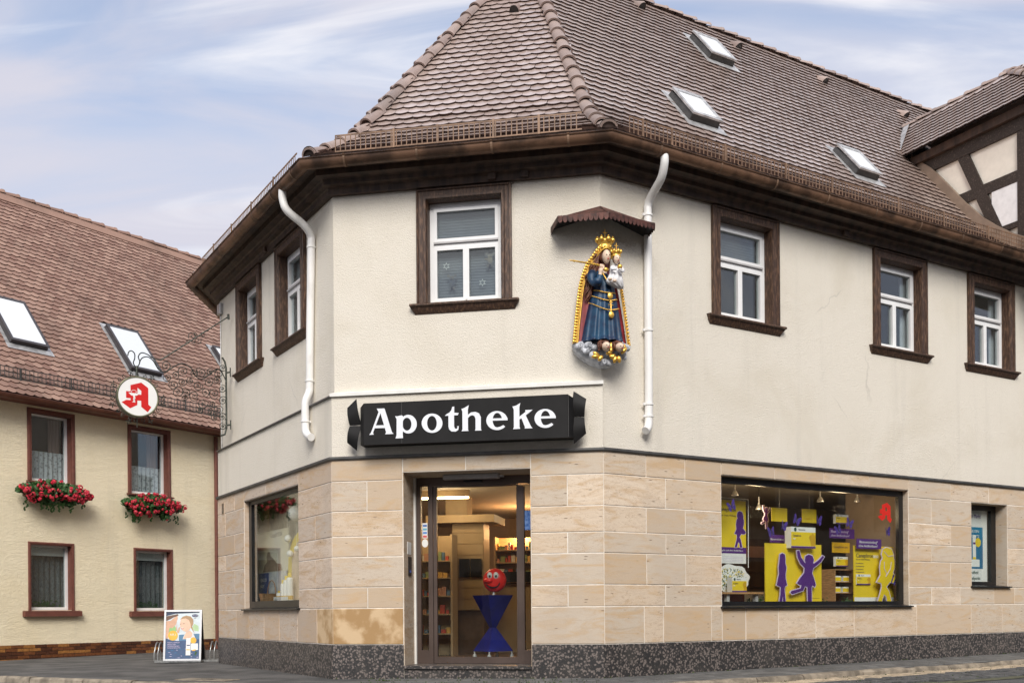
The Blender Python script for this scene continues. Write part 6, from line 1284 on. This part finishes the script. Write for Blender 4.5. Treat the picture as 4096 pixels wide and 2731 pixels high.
# butterflies
BF = [(2.305, 2.224, 'left'), (3.277, 1.991, 'a'), (3.054, 1.901, 'b'), (3.546, 2.082, 'c'), (3.986, 2.092, 'd'), (4.414, 1.979, 'e'), (4.649, 2.079, 'f'), (5.488, 1.981, 'g'), (5.644, 1.242, 'h')]
BL = ('over the hanging poster', 'left above the large carton', 'above the left edge of the yellow panel', 'left of the yellow hanging card', 'right of the yellow hanging card', 'left of the two over the purple board', 'right of the two over the purple board', 'below the red window letter', 'on the skirt of the yellow figure')
for i, (u, z, _) in enumerate(BF):
    th = thing('butterfly', 'violet paper butterfly '+BL[i], 'butterfly', WR.M @ T(u, .2, z) @ Matrix.Rotation(rad(-25+(i*37) % 60), 4, 'Y'), 'violet butterflies in the display'); Mb = WM[th.name]
    for sg in (-1, 1):
        q = MB(); f = 1.0 if (i+sg) % 3 else .55
        for wp in ([(0, 0), (.02, .05), (.055, .085), (.075, .07), (.065, .02)], [(0, 0), (.062, .015), (.06, -.035), (.035, -.06), (.012, -.03)]): q.add([(sg*x*f*1.05, -.02*x/.07*(1-f+.3), y_*1.05) for x, y_ in wp], [tuple(range(len(wp)))])
        q.build('wing', m['bfly'], th, Mb)
    q = MB(); q.ell((0, -.004, .005), (.005, .005, .04), 6, 6); q.build('body', m['txt'], th, Mb)
# small dancing figure hanging at the back
figure('small_dancer', 'tiny purple dancing figure hanging at the back left', JUMP, (855, 1180, 838, 1335), (3.42, 3.60, 2.02, 2.34), .75, 'pur', 'lav')
th = thing('shop_cabinet', 'dark wooden cabinets at the back of the shop behind the display', 'cabinet', WR.M @ T(4, 3, .16)); rg = random.Random(2)
MB().box(3.2, 5.8, 2.9, 3.2, .16, 2.05).build('carcass', m['floorw'], th, WR.M)
for k in range(16): MB().box(3.25+.62*(k % 4), 3.80+.62*(k % 4), 2.86, 2.899, .95+.26*(k//4), 1.14+.26*(k//4)).build('drawer', packs[rg.choice((1, 2, 4, 3))] if k % 3 == 0 else m['floorw'], th, WR.M)
# narrow right window: poster
m['pblue'] = simple('blue_poster', (.012, .10, .24), .4, c2=(.02, .24, .42), lo=.2, hi=.8, scale=1.5)
th = thing('sun_care_poster', 'white poster with blue picture in the narrow right window', 'poster', WR.M @ T(7.7, .27, 1.24)); q = MB(); q.box(7.30, 8.09, .275, .279, 1.24, 2.42); q.build('sheet', m['card'], th, WR.M); MB().box(7.31, 7.97, .272, .274, 1.47, 2.15).build('picture', m['pblue'], th, WR.M)
text('lettering', 'Apotheke am Markt', .095, m['pur'], th, WR.M, 7.31, .2705, 2.30, sx_=.78); text('lettering', 'gut versorgt', .06, m['txt'], th, WR.M, 7.36, .2705, 2.21); text('lettering', 'GÖNNEN SIE DEN', .062, m['card'], th, WR.M, 7.36, .2705, 2.06); text('lettering', 'SONNENSCHUTZ', .062, m['card'], th, WR.M, 7.38, .2705, 1.98); text('lettering', 'Gesundheit', .075, m['green'], th, WR.M, 7.50, .2705, 1.385); text('lettering', 'im Mittelpunkt', .075, m['green'], th, WR.M, 7.45, .2705, 1.29)
for k, (u, h) in enumerate(((7.58, .42), (7.70, .40), (7.48, .36))): drect(th, u, u+.085, 1.62, 1.62+h, .2712, 'card', 'tube_print', .0008); drect(th, u+.005, u+.08, 1.62, 1.66, .2705, 'yel', 'tube_cap', .0006); drect(th, u+.01, u+.075, 1.62+h*.62, 1.62+h*.7, .2705, 'pur', 'tube_mark', .0006)
drect(th, 7.40, 7.88, 1.50, 1.62, .2708, 'card', 'podium_print', .0008); dpoly(th, circ(7.84, 1.90, .075), .2708, 'yel', 'yellow_seal', .0008)

# ------------------------------------------------------------------ left display window
def lrect(th, u0, u1, z0, z1, y, mat, nm, thick=.006): return MB().box(u0, u1, y, y+thick, z0, z1).build(nm, m[mat] if isinstance(mat, str) else mat, th, WL.M)
def lpoly(th, p, y, mat, nm): return MB().prism(p, y, y+.002).build(nm, m[mat] if isinstance(mat, str) else mat, th, WL.M)
m['sand'] = simple('faded_poster', (.76, .74, .64), .6, c2=(.80, .72, .46), scale=1.2); m['beige'] = simple('beige_curtain', (.72, .67, .52), .9, var=.06)
th = thing('faded_poster', 'large faded poster of a seated figure in the left window', 'poster', WL.M @ T(1.7, .4, 1.4)); lrect(th, .85, 2.40, 1.49, 2.15, .42, 'sand', 'sheet'); text('lettering', 'Cetaphil SUN', .10, m['txt'], th, WL.M, 1.55, .4185, 2.04)
fg = [(1.15, 1.50), (1.25, 1.62), (1.38, 1.66), (1.34, 1.74), (1.40, 1.82), (1.50, 1.82), (1.55, 1.74), (1.68, 1.70), (1.86, 1.62), (2.05, 1.60), (2.12, 1.50)]; lpoly(th, fg, .416, simple('figure_print', (.30, .22, .15), .6), 'figure_print')
th = thing('blue_counter_card', 'blue and white counter card low in the left window', 'card', WL.M @ T(1.3, .4, .96)); lrect(th, .8, 2.35, .965, 1.485, .40, simple('pale_blue_card', (.45, .50, .58), .5, c2=(.70, .70, .66)), 'sheet'); lrect(th, 1.0, 1.5, .966, 1.48, .397, simple('deep_blue_card', (.03, .07, .25), .5), 'blue_field', .002); text('lettering', 'SCHÜTZT', .075, m['card'], th, WL.M, 1.08, .394, 1.34); text('lettering', 'HAUT', .075, m['card'], th, WL.M, 1.08, .394, 1.24)
th = thing('yellow_arch', 'tall pale yellow cut-out with leg shape in the left window', 'cut-out', WL.M @ T(3, .35, .96)); ar = [(2.55, .966)]+[(2.55+.62-.62*math.cos(rad(a)), 1.55+.50*math.sin(rad(a))) for a in range(0, 181, 12)]+[(3.79, .966)]; lpoly(th, ar, .36, 'yel', 'arch'); ar2 = [(2.72, .966)]+[(2.72+.45-.45*math.cos(rad(a)), 1.5+.42*math.sin(rad(a))) for a in range(0, 181, 12)]+[(3.62, .966)]; lpoly(th, ar2, .355, simple('skin_print', (.70, .52, .38), .6), 'leg_print')
for i, (u, h, lb) in enumerate(((2.42, .20, 'left'), (2.60, .36, 'second'), (2.74, .42, 'third'), (2.88, .46, 'right'))):
    th = thing('lotion_bottle', 'white lotion bottle with yellow stripe in the left window, '+('shortest', 'second shortest', 'second tallest', 'tallest')[i], 'bottle', WL.M @ T(u+.05, .25, .97), 'lotion bottles in the left window'); q = MB(); q.lathe([(.05, .0), (.052, .02), (.052, h*.75), (.045, h*.82), (.028, h*.85)], 16, (u+.05, .25, .97)); q.build('body', m['card'], th, WL.M, 40); q = MB(); q.lathe([(.03, h*.85), (.03, h)], 14, (u+.05, .25, .97)); q.build('cap', m['yel'], th, WL.M, 40); q = MB(); q.lathe([(.0528, .06), (.0528, .12)], 16, (u+.05, .25, .97)); q.build('stripe', m['dyel'], th, WL.M, 40)
th = thing('price_card', 'small white card with NR.1 in the left window', 'card', WL.M @ T(2.7, .2, .96)); lrect(th, 2.36, 3.0, .966, 1.075, .19, 'card', 'sheet'); text('lettering', 'NR.1', .085, m['txt'], th, WL.M, 2.40, .1875, .985)
th = thing('basket', 'round wicker basket with tubes in the left window', 'basket', WL.M @ T(2.0, .3, .97)); q = MB(); q.lathe([(.16, 0), (.20, .16), (.205, .165), (.19, .16), (.15, .02)], 20, (2.0, .28, .97)); q.build('bowl', m['crate'], th, WL.M, 50); q = MB(); q.tube([(2.0+.2*math.cos(rad(a)), .28, 1.12+.22*math.sin(rad(a))) for a in range(0, 181, 15)], .008, 6); q.build('handle', m['crate'], th, WL.M)
for i, (u, z, r) in enumerate(((3.10, 2.30, .12), (2.72, 1.95, .055), (2.80, 1.72, .05), (3.1, 1.78, .04))): th = thing('paper_ball', 'white paper ball hanging in the left window, '+('largest at the top', 'second highest', 'third highest', 'smallest')[i], 'decoration', WL.M @ T(u, .3, z), 'paper balls in the left window'); q = MB(); q.ell((u, .3, z), (r, r, r), 16, 10); q.build('ball', m['card'], th, WL.M, 179); q = MB(); q.tube([(u, .3, z+r), (u, .3, 2.69)], .002, 5); q.build('thread', m['white'], th, WL.M)
th = thing('beige_curtain', 'pale beige curtain behind the left window display', 'curtain', WL.M @ T(2.5, .75, 1)); q = MB(); q.loft([[(.4+4.2*j/120, .78+.02*math.sin(j*.8), z) for j in range(121)] for z in (.9, 2.68)], caps=False, closed=False); q.build('cloth', m['beige'], th, WL.M, 60)
# ------------------------------------------------------------------ poster stand and bicycle rack by the left corner
AB = Vector((-5.75, 18.05)); za = gz(AB.x, AB.y); ang = rad(2)
MA = T(AB.x, AB.y, za) @ RZ(ang)
th = thing('poster_stand', 'silver framed pavement poster stand with bathing picture', 'poster stand', MA)
tilt = MA @ Matrix.Rotation(rad(-7), 4, 'X')
W2, H2 = .325, .93
q = MB(); ring(q, -W2, W2, .04, H2, .032, .032, .032, .032, -.02, .012); q.build('frame', m['alu'], th, tilt)
MB().box(-W2+.01, W2-.01, -.001, .008, .05, H2-.01).build('back_board', m['black'], th, tilt)
back = MA @ T(0, .26, 0) @ Matrix.Rotation(rad(9), 4, 'X'); MB().box(-W2+.01, W2+.0, -.008, .008, .03, H2-.02).build('rear_leaf', m['black'], th, back)
q = MB(); q.box(-W2, W2, -.03, .30, .015, .035); q.build('foot', m['steel'], th, MA)
PM = lambda c, n: simple('print_'+n, c, .5, var=.08, scale=12)
def prt(p, lay, mt, nm='poster_print'):
    q = MB(); q.add([(-W2+.032+(a-315)/(950-315)*(2*W2-.064), -.002-.0007*lay, H2-.032-(c_-300)/(1160-300)*(H2-.104)) for a, c_ in p][::1], [tuple(range(len(p)))]); q.build(nm, mt, th, tilt)
prt([(315, 300), (950, 300), (950, 1160), (315, 1160)], 0, PM((.62, .70, .74), 'sky'), 'poster_sheet')
prt([(315, 300), (930, 300), (930, 318), (480, 335), (315, 375)], 1, PM((.035, .05, .10), 'brim')); prt([(360, 600), (480, 560), (520, 640), (480, 680), (360, 680)], 1, PM((.30, .55, .22), 'green'))
prt([(840, 520), (920, 560), (930, 660), (850, 650), (800, 600)], 1, PM((.45, .62, .35), 'green2')); prt([(560, 720), (950, 700), (950, 830), (560, 830)], 2, PM((.10, .22, .36), 'pool'))
sk = PM((.66, .40, .27), 'skin'); sk2 = PM((.76, .52, .38), 'skin2'); hb = PM((.42, .27, .15), 'hair'); hb2 = PM((.16, .09, .06), 'hair2')
prt([(315, 470), (400, 460), (470, 400), (520, 360), (530, 420), (515, 470), (505, 520), (475, 560), (430, 600), (380, 590), (370, 660), (350, 800), (315, 800)], 3, sk); prt([(315, 380), (400, 365), (530, 340), (540, 370), (500, 385), (450, 400), (400, 430), (330, 460), (315, 460)], 4, hb2)
prt([(490, 540), (500, 620), (530, 680), (555, 690), (570, 640), (575, 570), (550, 590), (540, 640), (525, 640), (520, 530), (512, 530), (510, 610)], 5, sk)
prt([(630, 800), (650, 740), (700, 680), (800, 650), (850, 740), (870, 800)], 3, PM((.74, .74, .74), 'shirt')); prt([(640, 790), (690, 680), (760, 640), (810, 690), (800, 760), (700, 800)], 4, sk2); prt([(580, 480), (590, 420), (640, 385), (720, 380), (790, 420), (800, 500), (790, 580), (740, 640), (700, 670), (640, 650), (595, 610), (578, 560), (570, 520)], 5, sk2)
prt([(580, 440), (620, 390), (690, 370), (770, 385), (820, 440), (825, 520), (800, 570), (830, 640), (850, 690), (810, 640), (780, 590), (770, 520), (740, 450), (680, 420), (620, 430)], 6, hb); prt([(585, 585), (620, 605), (655, 590), (640, 615), (605, 615)], 7, PM((.60, .12, .10), 'mouth')); prt([(592, 590), (650, 594), (630, 604), (610, 604)], 8, m['card'])
prt([(575, 525), (600, 515), (600, 522), (577, 532)], 7, hb2); prt([(630, 515), (665, 512), (665, 519), (632, 524)], 7, hb2)
prt([(315, 780), (420, 820), (560, 830), (760, 825), (950, 800), (950, 1160), (315, 1160)], 6, PM((.055, .10, .20), 'water'))
rg = random.Random(6)
for k in range(34): x, y = rg.uniform(330, 900), rg.uniform(960, 1150); w_ = rg.uniform(20, 70); prt([(x, y), (x+w_*.5, y-4), (x+w_, y+2), (x+w_*.5, y+5)], 7, m['pblue'] if k % 2 else m['lav'], 'wave_print')
def pcirc(x, y, r): return [(x+r*math.cos(2*math.pi*k/24), y+r*math.sin(2*math.pi*k/24)) for k in range(24)]
oy = PM((.80, .46, .06), 'orange'); prt(pcirc(448, 733, 92), 8, oy, 'round_seal'); prt(pcirc(832, 825, 58), 8, oy, 'round_seal'); prt([(855+60*math.cos(a/12*6.283), 372+26*math.sin(a/12*6.283)) for a in range(12)], 8, PM((.02, .03, .12), 'logo'), 'oval_mark')
prt([(700, 780), (780, 780), (785, 1095), (695, 1095)], 9, m['card'], 'bottle_print'); prt([(790, 880), (920, 880), (925, 1000), (790, 1000)], 9, m['card'], 'carton_print'); prt([(830, 995), (885, 985), (870, 1015), (800, 1015)], 10, oy, 'tube_print'); prt([(712, 905), (772, 905), (772, 922), (712, 922)], 10, PM((.02, .03, .12), 'logo2'), 'bottle_mark'); prt([(705, 985), (775, 985), (775, 1002), (705, 1002)], 10, oy, 'bottle_stripe'); prt([(860, 1080), (880, 1020), (910, 1040), (880, 1100)], 10, m['leaf'], 'leaf_print')
def ptxt(s, x, y, size, mt, lay): text('lettering', s, size, mt, th, tilt, -W2+.032+(x-315)/(950-315)*(2*W2-.064), -.003-.0007*lay, H2-.032-(y-300)/(1160-300)*(H2-.104))
ptxt('NR.1', 395, 735, .052, m['card'], 10); ptxt('Cetaphil', 812, 382, .026, m['card'], 10); ptxt('SUN', 835, 425, .02, m['txt'], 10)
for k, s in enumerate(('BABYS & KINDER', 'BRAUCHEN', 'ZUVERLÄSSIGEN', 'SONNENSCHUTZ')): ptxt(s, 350, 872+32*k, .028, m['lav'], 10)
# bicycle rack
RK = Vector((-5.70, 18.22)); MR = T(RK.x, RK.y, gz(*RK)) @ RZ(rad(18))
th = thing('bicycle_rack', 'galvanised bicycle rack with wheel hoops behind the poster stand', 'bicycle rack', MR)
q = MB(); q.box(-.56, .56, -.05, .0, .01, .045); q.box(-.56, .56, .32, .37, .01, .045); q.build('base_rail', m['steel'], th, MR)
for x in (-.53, -.47, -.16, -.095, .16, .225, .40, .47):
    q = MB(); q.tube([(x-.03, -.02, .04)]+[(x-.03+.10*a/180, .16-.18*math.cos(rad(a)), .17+.19*math.sin(rad(a))) for a in range(0, 181, 15)]+[(x+.07, .34, .04)], .012, 8); q.build('wheel_hoop', m['steel'], th, MR, 60)
# ------------------------------------------------------------------ houses across the street (mirrored in the panes)
OH = thing('opposite_terrace', 'dark terrace of houses across the street mirrored in the window panes', 'building', WR.M @ T(8, -13, 0))
m['opp'] = simple('grey_render', (.38, .34, .29), .9, var=.2, scale=1); m['opr'] = simple('dark_roof', (.07, .045, .038), .8, var=.3, scale=4)
q = MB(); q.box(-30, 48, -20, -13, -.3, 5.6); q.build('wall', m['opp'], OH, WR.M)
for k in range(6):
    a, c = -30+13*k, -17.05+13*k; h = (9.2, 10.1, 9.0, 10.4, 9.4, 10.0)[k]; q = MB(); q.prism([(-12.6, 5.5), (-16.5, h), (-20.4, 5.5)], a, c); q.v = [(v[1], v[0], v[2]) for v in q.v]; q.build('roof', m['opr'], OH, WR.M)
for k in range(26):
    for z in (.9, 3.4): MB().box(-28+2.9*k, -26.9+2.9*k, -13.0, -12.96, z, z+1.4).build('window', m['black'], OH, WR.M)
